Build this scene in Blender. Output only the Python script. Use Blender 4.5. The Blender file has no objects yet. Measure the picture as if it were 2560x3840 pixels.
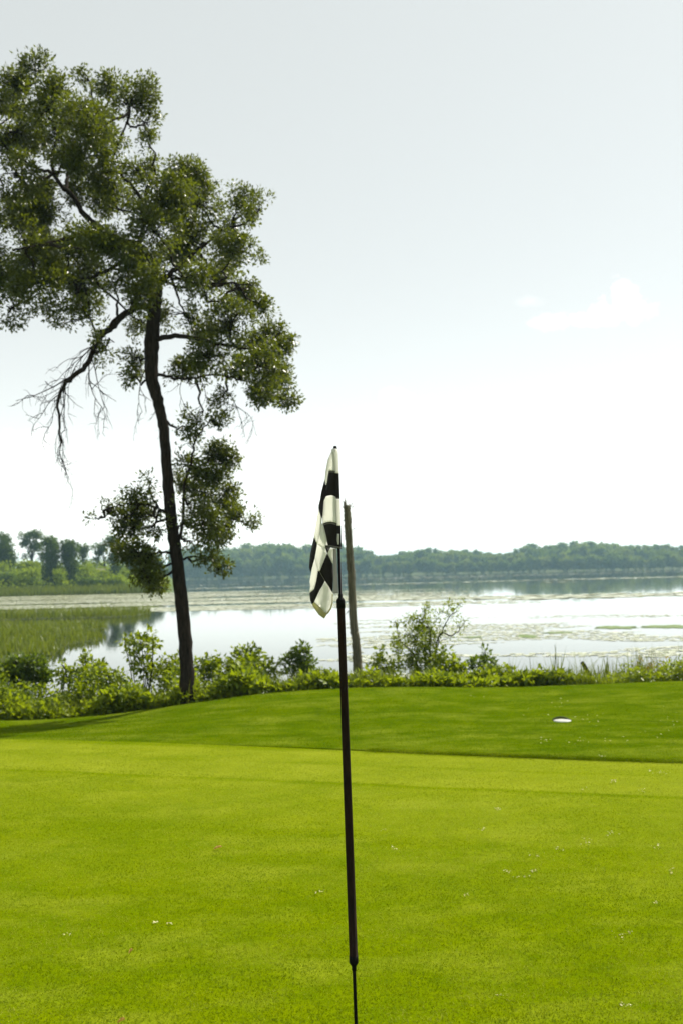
import bpy, bmesh, math, random
import numpy as np
from mathutils import Vector, Matrix, noise as mnoise

R = math.radians
rng = np.random.default_rng(7)
random.seed(7)
sc = bpy.context.scene
col = sc.collection

# ------------------------------------------------------------------ camera
FPX, CXP, CYP = 3733.3, 1280.0, 1920.0            # 35 mm lens on a 24 x 36 portrait frame
CAM = np.array([0.0, 0.0, 1.7])
PITCH, ROLL = math.atan(223 / FPX), R(1.4)
WATER = -0.9
_fw = np.array([0, math.cos(PITCH), math.sin(PITCH)])
_u0 = np.array([0, -math.sin(PITCH), math.cos(PITCH)])
_r0 = np.array([1.0, 0, 0])
C_R = math.cos(ROLL) * _r0 - math.sin(ROLL) * _u0
C_U = math.cos(ROLL) * _u0 + math.sin(ROLL) * _r0
cd = bpy.data.cameras.new('camera'); cam = bpy.data.objects.new('camera', cd); col.objects.link(cam)
cam.matrix_world = Matrix([[C_R[i], C_U[i], -_fw[i], CAM[i]] for i in range(3)] + [[0, 0, 0, 1]])
cd.sensor_fit = 'VERTICAL'; cd.sensor_height = 36; cd.sensor_width = 24; cd.lens = 35
cd.clip_start = 0.1; cd.clip_end = 6000
cd.dof.use_dof = True; cd.dof.focus_distance = 3.72; cd.dof.aperture_fstop = 4.5
sc.camera = cam

# ------------------------------------------------------------------ sky, sun, exposure
SUN_EL, SUN_AZ = R(48), R(52)                     # azimuth clockwise from +Y (the view direction)
w = bpy.data.worlds.new('World'); sc.world = w; w.use_nodes = True
wt = w.node_tree; wt.nodes.clear()
def wn(t, **k):
    n = wt.nodes.new(t)
    for a, b in k.items(): setattr(n, a, b)
    return n
sky = wn('ShaderNodeTexSky', sky_type='NISHITA', sun_disc=False, sun_elevation=SUN_EL, sun_rotation=SUN_AZ,
         altitude=100, air_density=1.0, dust_density=0.5, ozone_density=1.0)
hs = wn('ShaderNodeHueSaturation'); hs.inputs['Saturation'].default_value = 0.24
tint = wn('ShaderNodeMix', data_type='RGBA', blend_type='MULTIPLY'); tint.inputs[0].default_value = 1; tint.inputs[7].default_value = (1.03, 1.05, 0.91, 1)   # moist, slightly warm air
wt.links.new(sky.outputs[0], tint.inputs[6]); wt.links.new(tint.outputs[2], hs.inputs['Color'])
bg = wn('ShaderNodeBackground'); bg.inputs[1].default_value = 0.118
wo = wn('ShaderNodeOutputWorld'); wt.links.new(bg.outputs[0], wo.inputs[0])
# small fair-weather clouds, each a noisy puff around its own direction in the sky
def pdir(px, py):
    d = _fw + C_R * (px - CXP) / FPX + C_U * (CYP - py) / FPX
    return d / np.linalg.norm(d)
tc = wn('ShaderNodeTexCoord')
nz = wn('ShaderNodeTexNoise'); nz.inputs['Scale'].default_value = 34; nz.inputs['Detail'].default_value = 7; nz.inputs['Roughness'].default_value = 0.62
wt.links.new(tc.outputs['Generated'], nz.inputs['Vector'])
def wmath(op, a, b=None, clamp=False):
    n = wn('ShaderNodeMath', operation=op); n.use_clamp = clamp
    for i, v in enumerate((a, b)):
        if v is None: continue
        if isinstance(v, (int, float)): n.inputs[i].default_value = v
        else: wt.links.new(v, n.inputs[i])
    return n.outputs[0]
total = None
CLOUDS = [(2345, 1130, 62, 52, 1.0), (2270, 1175, 70, 34, .95), (2200, 1195, 60, 24, .75), (2060, 1210, 66, 24, .6), (1985, 1130, 36, 18, .12),
          (1500, 1480, 60, 26, .6), (2070, 1455, 50, 26, .45), (960, 1700, 150, 50, .5), (1080, 1720, 110, 40, .45), (110, 1660, 90, 40, .4), (330, 1760, 130, 36, .3)]
for (px, py, rx, ry, st) in CLOUDS:
    d = pdir(px, py)
    s = wn('ShaderNodeVectorMath', operation='SUBTRACT'); s.inputs[1].default_value = tuple(d); wt.links.new(tc.outputs['Generated'], s.inputs[0])
    m = wn('ShaderNodeVectorMath', operation='MULTIPLY'); m.inputs[1].default_value = (FPX / rx / 1.5, FPX / rx / 1.5, FPX / ry / 1.5); wt.links.new(s.outputs[0], m.inputs[0])
    l = wn('ShaderNodeVectorMath', operation='LENGTH'); wt.links.new(m.outputs[0], l.inputs[0])
    v = wmath('SUBTRACT', 1.0, l.outputs['Value'])
    v = wmath('ADD', v, wmath('MULTIPLY', wmath('SUBTRACT', nz.outputs[0], 0.52), 3.2))
    v = wmath('MULTIPLY', wmath('MULTIPLY', v, 1.1, True), st)
    v = wmath('MULTIPLY', v, wmath('MULTIPLY', wmath('SUBTRACT', 1.5, l.outputs['Value']), 3.0, True))
    total = v if total is None else wmath('MAXIMUM', total, v)
# moist summer haze: the sky whitens evenly towards the horizon all the way round
sx = wn('ShaderNodeSeparateXYZ'); wt.links.new(tc.outputs['Generated'], sx.inputs[0])
hzf = wmath('POWER', 2.718, wmath('MULTIPLY', wmath('MAXIMUM', sx.outputs[2], 0.0), -14.0))
hc = wn('ShaderNodeMix', data_type='RGBA', blend_type='ADD'); hc.inputs[7].default_value = (7.5, 7.2, 6.4, 1)
veil = wn('ShaderNodeMix', data_type='RGBA'); veil.inputs[0].default_value = 0.6; veil.inputs[7].default_value = (4.35, 4.55, 4.35, 1)   # even white veil of humid air
wt.links.new(hs.outputs[0], veil.inputs[6])
wt.links.new(hzf, hc.inputs[0]); wt.links.new(veil.outputs[2], hc.inputs[6])
cm = wn('ShaderNodeMix', data_type='RGBA'); cm.inputs[7].default_value = (13.0, 12.6, 12.2, 1)
wt.links.new(wmath('MULTIPLY', total, 0.6), cm.inputs[0]); wt.links.new(hc.outputs[2], cm.inputs[6]); wt.links.new(cm.outputs[2], bg.inputs[0])

sd = bpy.data.lights.new('sun', 'SUN'); sun = bpy.data.objects.new('sun', sd); col.objects.link(sun)
sd.energy = 5.0; sd.angle = R(0.53); sd.color = (1.0, 0.945, 0.84)
SUND = np.array([math.sin(SUN_AZ) * math.cos(SUN_EL), math.cos(SUN_AZ) * math.cos(SUN_EL), math.sin(SUN_EL)])
sun.rotation_euler = Vector(SUND).to_track_quat('Z', 'Y').to_euler(); sun.location = (40, 40, 60)
sc.view_settings.view_transform = 'Standard'; sc.view_settings.look = 'None'
sc.view_settings.exposure = 0.62; sc.view_settings.gamma = 1.0; sc.view_settings.use_curve_mapping = False
sc.render.engine = 'CYCLES'
cy = sc.cycles
cy.use_denoising = True; cy.max_bounces = 7; cy.diffuse_bounces = 3; cy.glossy_bounces = 3; cy.transmission_bounces = 4
cy.volume_bounces = 0; cy.transparent_max_bounces = 6; cy.caustics_reflective = False; cy.caustics_refractive = False
cy.sample_clamp_indirect = 6.0
try: cy.denoiser = 'OPENIMAGEDENOISE'
except Exception: pass

# ------------------------------------------------------------------ helpers
def ray(px, py): return _fw + C_R * (px - CXP) / FPX + C_U * (CYP - py) / FPX
def at(px, py, Y):                                  # the point at distance Y seen at a photo pixel
    d = ray(px, py); return CAM + d * (Y / d[1])
def at_z(px, py, z):
    d = ray(px, py); return CAM + d * ((z - CAM[2]) / d[2])
S = 2560 / 1568                                     # photo overview scale
def nrm(a): return a / np.maximum(np.linalg.norm(a, axis=-1, keepdims=True), 1e-9)
def sstep(a, b, x): t = np.clip((x - a) / (b - a), 0, 1); return t * t * (3 - 2 * t)

def mesh_np(name, V, F, mat, parent=None, smooth=False, var=None, kind=None):
    me = bpy.data.meshes.new(name)
    V = np.asarray(V, dtype=np.float32); F = np.asarray(F, dtype=np.int32)
    me.vertices.add(len(V)); me.vertices.foreach_set('co', V.ravel())
    k = F.shape[1]
    me.loops.add(F.size); me.loops.foreach_set('vertex_index', F.ravel())
    me.polygons.add(len(F)); me.polygons.foreach_set('loop_start', np.arange(0, F.size, k, dtype=np.int32))
    me.polygons.foreach_set('loop_total', np.full(len(F), k, dtype=np.int32))
    if smooth: me.polygons.foreach_set('use_smooth', np.ones(len(F), dtype=bool))
    me.update(calc_edges=True)
    if var is not None:
        a = me.attributes.new('var', 'FLOAT', 'POINT'); a.data.foreach_set('value', np.asarray(var, dtype=np.float32))
    me.materials.append(mat)
    o = bpy.data.objects.new(name, me); col.objects.link(o)
    if parent is not None:
        o.parent = parent; o.matrix_parent_inverse = Matrix.Translation(-parent.location)
    if kind: o['kind'] = kind
    return o
def tag(o, label, cat=None, group=None, kind=None):
    o['label'] = label
    if cat: o['category'] = cat
    if group: o['group'] = group
    if kind: o['kind'] = kind
    return o
def thing(name, loc, label, cat, group=None):
    e = bpy.data.objects.new(name, None); e.location = tuple(float(v) for v in loc); e.empty_display_size = 0.2; col.objects.link(e)
    return tag(e, label, cat, group)

class MB:                                           # collects tubes and quads for one part
    def __init__(s): s.V = []; s.Q = []; s.n = 0
    def add(s, V, Q):
        s.V.append(np.asarray(V, float)); s.Q.append(np.asarray(Q, int) + s.n); s.n += len(V)
    def tube(s, P, rad, sides=8, rough=0.0, cap=True):
        P = np.asarray(P, float); n = len(P); rad = np.broadcast_to(np.asarray(rad, float), (n,))
        T = nrm(np.gradient(P, axis=0))
        up = np.array([0.31, 0.95, 0.05]) if abs(T[0][1]) < 0.9 else np.array([1.0, 0, 0])
        V = np.zeros((n, sides, 3)); ang = np.linspace(0, 2 * math.pi, sides, endpoint=False)
        for i in range(n):
            a = np.cross(T[i], up); a /= np.linalg.norm(a) + 1e-9; b = np.cross(T[i], a); up = -np.cross(T[i], a) if False else up
            rr = rad[i] * (1 + (rng.normal(0, rough, sides) if rough else 0))
            V[i] = P[i] + np.outer(np.cos(ang) * rr, a) + np.outer(np.sin(ang) * rr, b)
        Q = []
        for i in range(n - 1):
            for j in range(sides):
                k = (j + 1) % sides
                Q.append((i * sides + j, i * sides + k, (i + 1) * sides + k, (i + 1) * sides + j))
        V = V.reshape(-1, 3); 
        if cap:
            for i in (0, n - 1):
                V = np.vstack([V, P[i]]); c = len(V) - 1
                for j in range(0, sides): Q.append((i * sides + j, i * sides + (j + 1) % sides, c, c))
        s.add(V, Q)
    def build(s, name, mat, parent=None, smooth=True, kind=None):
        V = np.vstack(s.V); Q = np.vstack(s.Q)
        me = bpy.data.meshes.new(name)
        me.from_pydata(V.tolist(), [], [tuple(q) if q[2] != q[3] else tuple(q[:3]) for q in Q.tolist()]); me.update()
        if smooth: me.polygons.foreach_set('use_smooth', np.ones(len(me.polygons), dtype=bool))
        me.materials.append(mat)
        o = bpy.data.objects.new(name, me); col.objects.link(o)
        if parent is not None:
            o.parent = parent; o.matrix_parent_inverse = Matrix.Translation(-parent.location)
        if kind: o['kind'] = kind
        return o

def curve_pts(P, n, jit=0.0):                       # smooth resampling through control points
    P = np.asarray(P, float); m = len(P)
    if m == 2:
        t = np.linspace(0, 1, n)[:, None]; out = P[0] * (1 - t) + P[1] * t
    else:
        t = np.linspace(0, m - 1, n); out = np.zeros((n, P.shape[1]))
        Pe = np.vstack([2 * P[0] - P[1], P, 2 * P[-1] - P[-2]])
        for i, tt in enumerate(t):
            k = min(int(tt), m - 2); u = tt - k; a, b, c, d = Pe[k:k + 4]
            out[i] = 0.5 * (2 * b + (c - a) * u + (2 * a - 5 * b + 4 * c - d) * u * u + (3 * b - a - 3 * c + d) * u ** 3)
    if jit: out[1:-1] += rng.normal(0, jit, out[1:-1].shape)
    return out

# ---- materials
def newmat(name):
    m = bpy.data.materials.new(name); m.use_nodes = True; t = m.node_tree; t.nodes.clear()
    return m, t, t.nodes.new('ShaderNodeOutputMaterial')
def ramp(t, cols, fac):
    r = t.nodes.new('ShaderNodeValToRGB'); e = r.color_ramp.elements
    while len(e) < len(cols): e.new(0.5)
    for i, (p, c) in enumerate(cols): e[i].position = p; e[i].color = (*c, 1)
    t.links.new(fac, r.inputs[0]); return r.outputs[0]
def tnoise(t, scale, detail=4, rough=0.55, coord='Object', stretch=None, dim=None):
    tcn = t.nodes.new('ShaderNodeTexCoord'); n = t.nodes.new('ShaderNodeTexNoise')
    n.inputs['Scale'].default_value = scale; n.inputs['Detail'].default_value = detail; n.inputs['Roughness'].default_value = rough
    src = tcn.outputs[coord]
    if stretch:
        mp = t.nodes.new('ShaderNodeMapping'); mp.inputs['Scale'].default_value = stretch[:3]
        if len(stretch) > 3: mp.inputs['Rotation'].default_value = (0, 0, stretch[3])
        t.links.new(src, mp.inputs[0]); src = mp.outputs[0]
    t.links.new(src, n.inputs['Vector']); return n.outputs['Fac']
def mixc(t, fac, a, b, mode='MIX'):
    m = t.nodes.new('ShaderNodeMix'); m.data_type = 'RGBA'; m.blend_type = mode
    for i, v in ((0, fac), (6, a), (7, b)):
        if isinstance(v, (int, float)): m.inputs[i].default_value = v
        elif isinstance(v, tuple): m.inputs[i].default_value = (*v, 1)
        else: t.links.new(v, m.inputs[i])
    return m.outputs[2]
def bump(t, h, strength, dist):
    b = t.nodes.new('ShaderNodeBump'); b.inputs['Strength'].default_value = strength; b.inputs['Distance'].default_value = dist
    t.links.new(h, b.inputs['Height']); return b.outputs[0]
def pbsdf(t, c, rough=0.6, spec=0.5, nrmo=None):
    p = t.nodes.new('ShaderNodeBsdfPrincipled')
    if isinstance(c, tuple): p.inputs['Base Color'].default_value = (*c, 1)
    else: t.links.new(c, p.inputs['Base Color'])
    p.inputs['Roughness'].default_value = rough; p.inputs['Specular IOR Level'].default_value = spec
    if nrmo is not None: t.links.new(nrmo, p.inputs['Normal'])
    return p
def leaf_mat(name, dark, mid, light, trans=(0.2, 0.3, 0.02), tf=0.4, rough=0.38, spec=0.5, rnd=False):
    m, t, o = newmat(name)
    a = t.nodes.new('ShaderNodeAttribute'); a.attribute_name = 'var'
    f = a.outputs['Fac']
    if rnd:
        oi = t.nodes.new('ShaderNodeObjectInfo'); mm = t.nodes.new('ShaderNodeMath'); mm.operation = 'MULTIPLY_ADD'
        t.links.new(oi.outputs['Random'], mm.inputs[0]); mm.inputs[1].default_value = 0.75; 
        m2 = t.nodes.new('ShaderNodeMath'); m2.operation = 'MULTIPLY'; m2.inputs[1].default_value = 0.45
        t.links.new(f, m2.inputs[0]); t.links.new(m2.outputs[0], mm.inputs[2]); f = mm.outputs[0]
    c = ramp(t, [(0, dark), (0.5, mid), (1, light)], f)
    p = pbsdf(t, c, rough, spec)
    tr = t.nodes.new('ShaderNodeBsdfTranslucent')
    t.links.new(mixc(t, 0.62, c, trans), tr.inputs[0])
    mx = t.nodes.new('ShaderNodeMixShader'); mx.inputs[0].default_value = tf
    t.links.new(p.outputs[0], mx.inputs[1]); t.links.new(tr.outputs[0], mx.inputs[2]); t.links.new(mx.outputs[0], o.inputs[0])
    return m
def plain_mat(name, c1, c2, scale, rough=0.7, spec=0.3, bstr=0.0, bdist=0.01, stretch=None):
    m, t, o = newmat(name)
    n = tnoise(t, scale, 6, 0.6, stretch=stretch)
    c = ramp(t, [(0.3, c1), (0.7, c2)], n)
    p = pbsdf(t, c, rough, spec, bump(t, n, bstr, bdist) if bstr else None)
    t.links.new(p.outputs[0], o.inputs[0]); return m

# turf: one recipe, two sets of colours. Patches, mowing stripes with painted sheen, fine blade grain.
def turf_mat(name, ca, cb, cc, pale, stripes, rough=0.55):
    m, t, o = newmat(name)
    big = tnoise(t, 0.9, 5, 0.62, stretch=(0.75, 1.1, 1, 0.06)); mid = tnoise(t, 4.5, 6, 0.65, stretch=(0.85, 1.1, 1, 0.06)); fine = tnoise(t, 160, 4, 0.7)
    spk = tnoise(t, 38, 5, 0.75)
    c = ramp(t, [(0.32, ca), (0.52, cb), (0.72, cc)], big)
    c = mixc(t, 0.55, c, ramp(t, [(0.3, ca), (0.7, cc)], mid))
    pf = ramp(t, [(0.48, (0, 0, 0)), (0.70, (1, 1, 1))], tnoise(t, 1.7, 6, 0.7, stretch=(0.7, 1.25, 1, 0.05)))
    c = mixc(t, 0.6, c, mixc(t, pf, c, pale))
    if stripes:                                      # mower passes along the far edge; sheen of laid blades painted as pale bands
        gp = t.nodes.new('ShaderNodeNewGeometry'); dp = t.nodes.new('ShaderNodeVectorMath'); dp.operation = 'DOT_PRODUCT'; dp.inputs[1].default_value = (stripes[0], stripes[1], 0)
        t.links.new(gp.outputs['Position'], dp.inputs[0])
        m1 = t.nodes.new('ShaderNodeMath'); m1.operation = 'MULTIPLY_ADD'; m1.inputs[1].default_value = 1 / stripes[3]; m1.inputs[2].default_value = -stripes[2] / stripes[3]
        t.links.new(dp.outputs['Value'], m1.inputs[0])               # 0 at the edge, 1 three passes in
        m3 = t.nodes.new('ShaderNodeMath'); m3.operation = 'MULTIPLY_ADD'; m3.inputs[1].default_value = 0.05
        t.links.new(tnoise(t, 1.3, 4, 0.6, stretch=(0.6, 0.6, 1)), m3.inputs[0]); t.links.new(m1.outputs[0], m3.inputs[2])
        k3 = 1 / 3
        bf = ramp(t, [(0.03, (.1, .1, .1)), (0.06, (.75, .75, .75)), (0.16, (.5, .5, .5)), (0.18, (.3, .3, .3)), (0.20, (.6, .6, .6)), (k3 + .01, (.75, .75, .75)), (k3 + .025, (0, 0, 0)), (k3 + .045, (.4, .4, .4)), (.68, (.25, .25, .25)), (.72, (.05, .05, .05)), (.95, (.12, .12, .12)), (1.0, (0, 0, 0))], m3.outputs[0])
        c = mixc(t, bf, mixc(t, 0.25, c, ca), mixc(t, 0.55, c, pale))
    g = ramp(t, [(0.3, (0.62, 0.62, 0.5)), (0.5, (0.95, 0.95, 0.95)), (0.75, (1.3, 1.3, 1.35))], fine)
    c = mixc(t, 0.75, c, mixc(t, 1.0, c, g, 'MULTIPLY'), 'MIX')
    g2 = ramp(t, [(0.35, (0.72, 0.76, 0.7)), (0.6, (1.1, 1.08, 1.15))], spk)
    c = mixc(t, 0.6, c, mixc(t, 1.0, c, g2, 'MULTIPLY'), 'MIX')
    p = pbsdf(t, c, rough, 0.0, bump(t, fine, 0.6, 0.006))
    p.inputs['Sheen Weight'].default_value = 0.02; p.inputs['Sheen Roughness'].default_value = 0.35; p.inputs['Sheen Tint'].default_value = (0.95, 1.0, 0.25, 1)
    t.links.new(p.outputs[0], o.inputs[0]); return m
M_rough = turf_mat('lawn_turf', (0.034, 0.075, 0.0), (0.062, 0.110, 0.0), (0.110, 0.150, 0.0), (0.20, 0.235, 0.02), 0)
M_soil = plain_mat('bank_soil', (0.035, 0.05, 0.012), (0.07, 0.085, 0.02), 3.0, 0.9, 0.2, 0.4, 0.05)
M_hill = plain_mat('hillside', (0.04, 0.07, 0.008), (0.08, 0.11, 0.012), 0.25, 0.9, 0.2)
M_bark = plain_mat('bark', (0.008, 0.006, 0.005), (0.034, 0.026, 0.019), 9.0, 0.9, 0.05, 0.9, 0.03, (5, 5, 0.9))
M_twig = plain_mat('twig', (0.012, 0.010, 0.008), (0.03, 0.024, 0.018), 20, 0.9, 0.05)
M_snag = plain_mat('weathered_wood', (0.045, 0.040, 0.022), (0.17, 0.155, 0.10), 6.0, 0.85, 0.2, 0.8, 0.015, (7, 7, 0.6))
M_leaf = leaf_mat('oak_leaf', (0.014, 0.026, 0.003), (0.034, 0.052, 0.006), (0.085, 0.105, 0.013), (0.27, 0.32, 0.008), 0.36, 0.34, 0.45)
M_bush = leaf_mat('bush_leaf', (0.026, 0.052, 0.002), (0.100, 0.152, 0.004), (0.25, 0.30, 0.02), (0.46, 0.56, 0.006), 0.42, 0.42, 0.25)
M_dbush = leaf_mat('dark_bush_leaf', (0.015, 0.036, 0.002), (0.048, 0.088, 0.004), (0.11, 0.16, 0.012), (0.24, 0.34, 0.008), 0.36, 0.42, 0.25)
M_rust = leaf_mat('rusty_weed_leaf', (0.12, 0.09, 0.01), (0.22, 0.14, 0.015), (0.26, 0.22, 0.03), (0.50, 0.32, 0.03), 0.4)
M_reed = leaf_mat('reed_blade', (0.04, 0.072, 0.003), (0.085, 0.125, 0.004), (0.18, 0.20, 0.025), (0.28, 0.34, 0.01), 0.36, 0.45, 0.3)
M_blade = leaf_mat('turf_blade', (0.064, 0.112, 0.0), (0.124, 0.170, 0.0), (0.32, 0.345, 0.04), (0.25, 0.30, 0.0), 0.42, 0.5, 0.02)
M_rblade = leaf_mat('lawn_blade', (0.036, 0.068, 0.001), (0.068, 0.112, 0.0), (0.22, 0.25, 0.012), (0.17, 0.235, 0.0), 0.42, 0.5, 0.0)
M_far = leaf_mat('far_leaf', (0.02, 0.055, 0.012), (0.075, 0.135, 0.02), (0.20, 0.22, 0.04), (0.28, 0.36, 0.03), 0.36, 0.7, 0.04, True)
M_near_far = leaf_mat('left_bank_leaf', (0.018, 0.045, 0.006), (0.045, 0.085, 0.008), (0.10, 0.15, 0.012), (0.20, 0.29, 0.015), 0.3, 0.6, 0.06)
M_hbush = leaf_mat('hill_bush_leaf', (0.07, 0.13, 0.004), (0.16, 0.235, 0.005), (0.27, 0.34, 0.012), (0.46, 0.56, 0.012), 0.4, 0.6, 0.06)
M_pad = leaf_mat('lily_pad', (0.20, 0.24, 0.07), (0.50, 0.52, 0.32), (0.74, 0.74, 0.60), (0.45, 0.46, 0.12), 0.1, 0.25, 0.9)
M_algae = plain_mat('algae', (0.05, 0.10, 0.005), (0.12, 0.18, 0.02), 3, 0.6, 0.3)
M_sand = plain_mat('sand', (0.55, 0.48, 0.34), (0.7, 0.62, 0.46), 2, 0.9, 0.2)
# water: a smooth mirror with faint ripples over dark depth
M_water, t, o = newmat('water')
p = pbsdf(t, (0.016, 0.022, 0.014), 0.035, 0.5); p.inputs['IOR'].default_value = 1.333
wn1 = tnoise(t, 0.8, 3, 0.5, stretch=(0.6, 1.8, 1)); wn2 = tnoise(t, 0.05, 2, 0.5, stretch=(0.4, 2.2, 1))
t.links.new(bump(t, mixc(t, 0.5, wn1, wn2), 0.05, 0.05), p.inputs['Normal']); t.links.new(p.outputs[0], o.inputs[0])

# ------------------------------------------------------------------ ground shape
EA, EB = at_z(0, 2778, 0.0), at_z(2560, 2852, 0.0)  # far edge of the putting green
EDIR = nrm((EB - EA)[:2]); ENRM = np.array([-EDIR[1], EDIR[0]])
def edge_v(x, y):                                   # distance beyond the edge of the green
    s = (x - EA[0]) * EDIR[0] + (y - EA[1]) * EDIR[1]
    return (x - EA[0]) * ENRM[0] + (y - EA[1]) * ENRM[1] - 0.10 * np.sin(s * 0.55 + 0.6)
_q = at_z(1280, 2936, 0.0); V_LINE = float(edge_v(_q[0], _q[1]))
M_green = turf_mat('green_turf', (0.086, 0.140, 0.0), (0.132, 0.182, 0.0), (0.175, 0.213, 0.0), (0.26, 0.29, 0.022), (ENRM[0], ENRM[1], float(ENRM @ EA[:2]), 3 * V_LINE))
def crest_y(x): return 13.9 + 0.12 * np.sin(x * 0.9) + 0.5 * sstep(1.5, 5, x) - 0.25 * sstep(-1.2, -5, x)
def lawn_z(x, y):
    side = -0.23 * sstep(-0.9, -4.6, x) - 0.5 * sstep(-5, -14, x)
    mound = 0.07 * np.exp(-((x + 0.2) / 1.7) ** 2) + 0.04 * sstep(2.0, 4.6, x)
    up = sstep(10.0, 13.6, y)
    cy_ = crest_y(x)
    drop = -np.clip(y - cy_, 0, None) * 0.17 - 0.34 * sstep(0.2, 2.6, y - cy_)
    return 0.004 + (side + mound) * up + 0.02 * np.sin(x * 0.8 + y * 0.5) * sstep(10, 12, y) + np.maximum(drop, -3.0)
def far_y(x): return 560 - 0.45 * np.clip(x, -250, 420)
def left_shore(x): return 150 + 0.25 * (x + 60)     # water edge of the bank on the left, nearer lake side
def ground_z(x, y):
    z = np.where(y < 10, 0.004, lawn_z(x, np.maximum(y, 10)))
    z = np.where(y > 30, -3.0, z)
    f = far_y(x); z = np.where(y > f - 25, -3.0 + 2.1 * sstep(-25, 2, y - f) + 6.0 * sstep(2, 90, y - f) + 12 * sstep(90, 700, y - f), z)
    # left bank: a low wooded hill ending in a point on the right
    lx = sstep(1, -9, x + 0.152 * y); ly = sstep(0, 9, y - 148) * sstep(330, 260, y)
    hill = -3.0 + lx * ly * (2.5 + 3.9 * sstep(-27, -46, x) * sstep(6, 42, y - 148))
    z = np.where((y > 120) & (y < 430), np.maximum(z, hill), z)
    # marsh spit on the left
    sp = np.maximum(sstep(-12.0, -13.9, x - 0.0) * sstep(62, 65, y) * sstep(75, 71, y),
                    sstep(-8.7, -10.4, x + np.clip(y - 40, 0, None) * 0.22 + 0.5 * np.sin(y * 0.7)) * sstep(28, 32, y) * sstep(58.5, 55, y))
    sp = np.maximum(sp, sstep(-7.0, -9.0, x) * sstep(40, 26, y) * sstep(15, 18, y) * 0.95)
    return np.where(y > 17, np.maximum(z, -3.0 + sp * 2.16), z)
def axis(parts):
    return np.unique(np.concatenate([np.linspace(a, b, n) for a, b, n in parts]))
gx = axis([(-1800, -300, 14), (-300, -40, 66), (-40, -8, 44), (-8, 8, 65), (8, 40, 30), (40, 420, 50), (420, 1800, 14)])
gy = axis([(-60, 0, 8), (0, 8, 9), (8, 20, 61), (20, 80, 81), (80, 140, 16), (140, 240, 51), (240, 480, 30), (480, 760, 60), (760, 3500, 16)])
X, Y = np.meshgrid(gx, gy)
Zg = ground_z(X, Y)
Zg = np.where(edge_v(X, Y) < 0.35, -0.06, np.where(Y < crest_y(X) + 1.2, Zg - 0.05, Zg))
nx, ny = len(gx), len(gy)
ii = (np.arange(ny - 1)[:, None] * nx + np.arange(nx - 1)).ravel()
GF = np.stack([ii, ii + 1, ii + nx + 1, ii + nx], 1)
g = mesh_np('ground', np.stack([X, Y, Zg], -1).reshape(-1, 3), GF, M_soil, smooth=True); tag(g, 'dark soil and low bank of the ground around the lake', kind='structure')
g.data.materials.append(M_hill)
cyv = Y[:-1, :-1].ravel(); g.data.polygons.foreach_set('material_index', ((cyv > 100) & (cyv < 440)).astype(np.int32))

# water sheet
wv_ = [(-1800, 13.0, WATER), (1800, 13.0, WATER), (1800, 900, WATER), (-1800, 900, WATER)]
tag(mesh_np('lake_water', wv_, [(0, 1, 2, 3)], M_water), 'calm lake reflecting the white sky and the far trees', kind='structure')

# putting green: one sheet up to the edge line; the lawn beyond it starts with a small lip
us = np.linspace(-14, 24, 190)
def uv2xy(u, v):
    off = 0.10 * np.sin(u * 0.55 + 0.6)
    return EA[0] + EDIR[0] * u + ENRM[0] * (v + off), EA[1] + EDIR[1] * u + ENRM[1] * (v + off)
vs = np.concatenate([np.linspace(-22, -0.4, 40), [-0.2, -0.1, 0.0]])
U_, V_ = np.meshgrid(us, vs); gxx, gyy = uv2xy(U_, V_)
def grid_faces(a, b):
    i = (np.arange(a - 1)[:, None] * b + np.arange(b - 1)).ravel(); return np.stack([i, i + 1, i + b + 1, i + b], 1)
def green_z(x, y): return 0.010 * np.sin(x * 0.7 + 0.4) * np.sin(y * 0.45) 
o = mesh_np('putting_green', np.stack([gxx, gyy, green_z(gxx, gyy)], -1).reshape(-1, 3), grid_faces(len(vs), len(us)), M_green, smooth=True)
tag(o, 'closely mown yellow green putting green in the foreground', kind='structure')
vs2 = np.concatenate([[0.0, 0.004, 0.02], np.linspace(0.05, 7.5, 90)])
U_, V_ = np.meshgrid(us, vs2); lx_, ly_ = uv2xy(U_, V_)
lz = lawn_z(lx_, ly_) + 0.004; lz[0] = -0.02; lz[1] -= 0.003
o = mesh_np('lawn', np.stack([lx_, ly_, lz], -1).reshape(-1, 3), grid_faces(len(vs2), len(us)), M_rough, smooth=True)
tag(o, 'longer darker lawn rising behind the putting green', kind='structure')

# ------------------------------------------------------------------ grass blades (real geometry, single triangles)
def blades_tri(P, h, wd, lean):
    n = len(P); a = rng.uniform(0, 2 * math.pi, n); sx = np.stack([np.cos(a), np.sin(a), np.zeros(n)], 1) * (wd / 2)[:, None]
    l = rng.normal(0, 1, (n, 3)) * lean; tip = P + np.stack([l[:, 0] * h, l[:, 1] * h, h], 1)
    V = np.stack([P - sx, P + sx, tip], 1).reshape(-1, 3)
    return V, np.arange(3 * n).reshape(-1, 3)
def scatter_view(n, y0, y1, pw):                    # points on the ground, denser close by
    y = (rng.random(n) * (y1 ** pw - y0 ** pw) + y0 ** pw) ** (1 / pw)
    x = (rng.random(n) - 0.5) * 2 * (0.42 * y + 0.5)
    return x, y
def patchy(x, y):
    return np.array([0.5 * mnoise.noise((a * 0.8, b * 1.1, 3.1)) + 0.4 * mnoise.noise((a * 2.6, b * 3.4, 9.0)) + 0.3 * mnoise.noise((a * 8, b * 10, 1.0)) for a, b in zip(x, y)])
x, y = scatter_view(520000, 3.2, 11.0, 0.6)
k = edge_v(x, y) < -0.005; x, y = x[k], y[k]; n = len(x)
P = np.stack([x, y, green_z(x, y) - 0.001], 1)
V, F = blades_tri(P, rng.uniform(0.004, 0.010, n), rng.uniform(0.0025, 0.005, n), 0.9)
pv = patchy(x, y)
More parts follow.
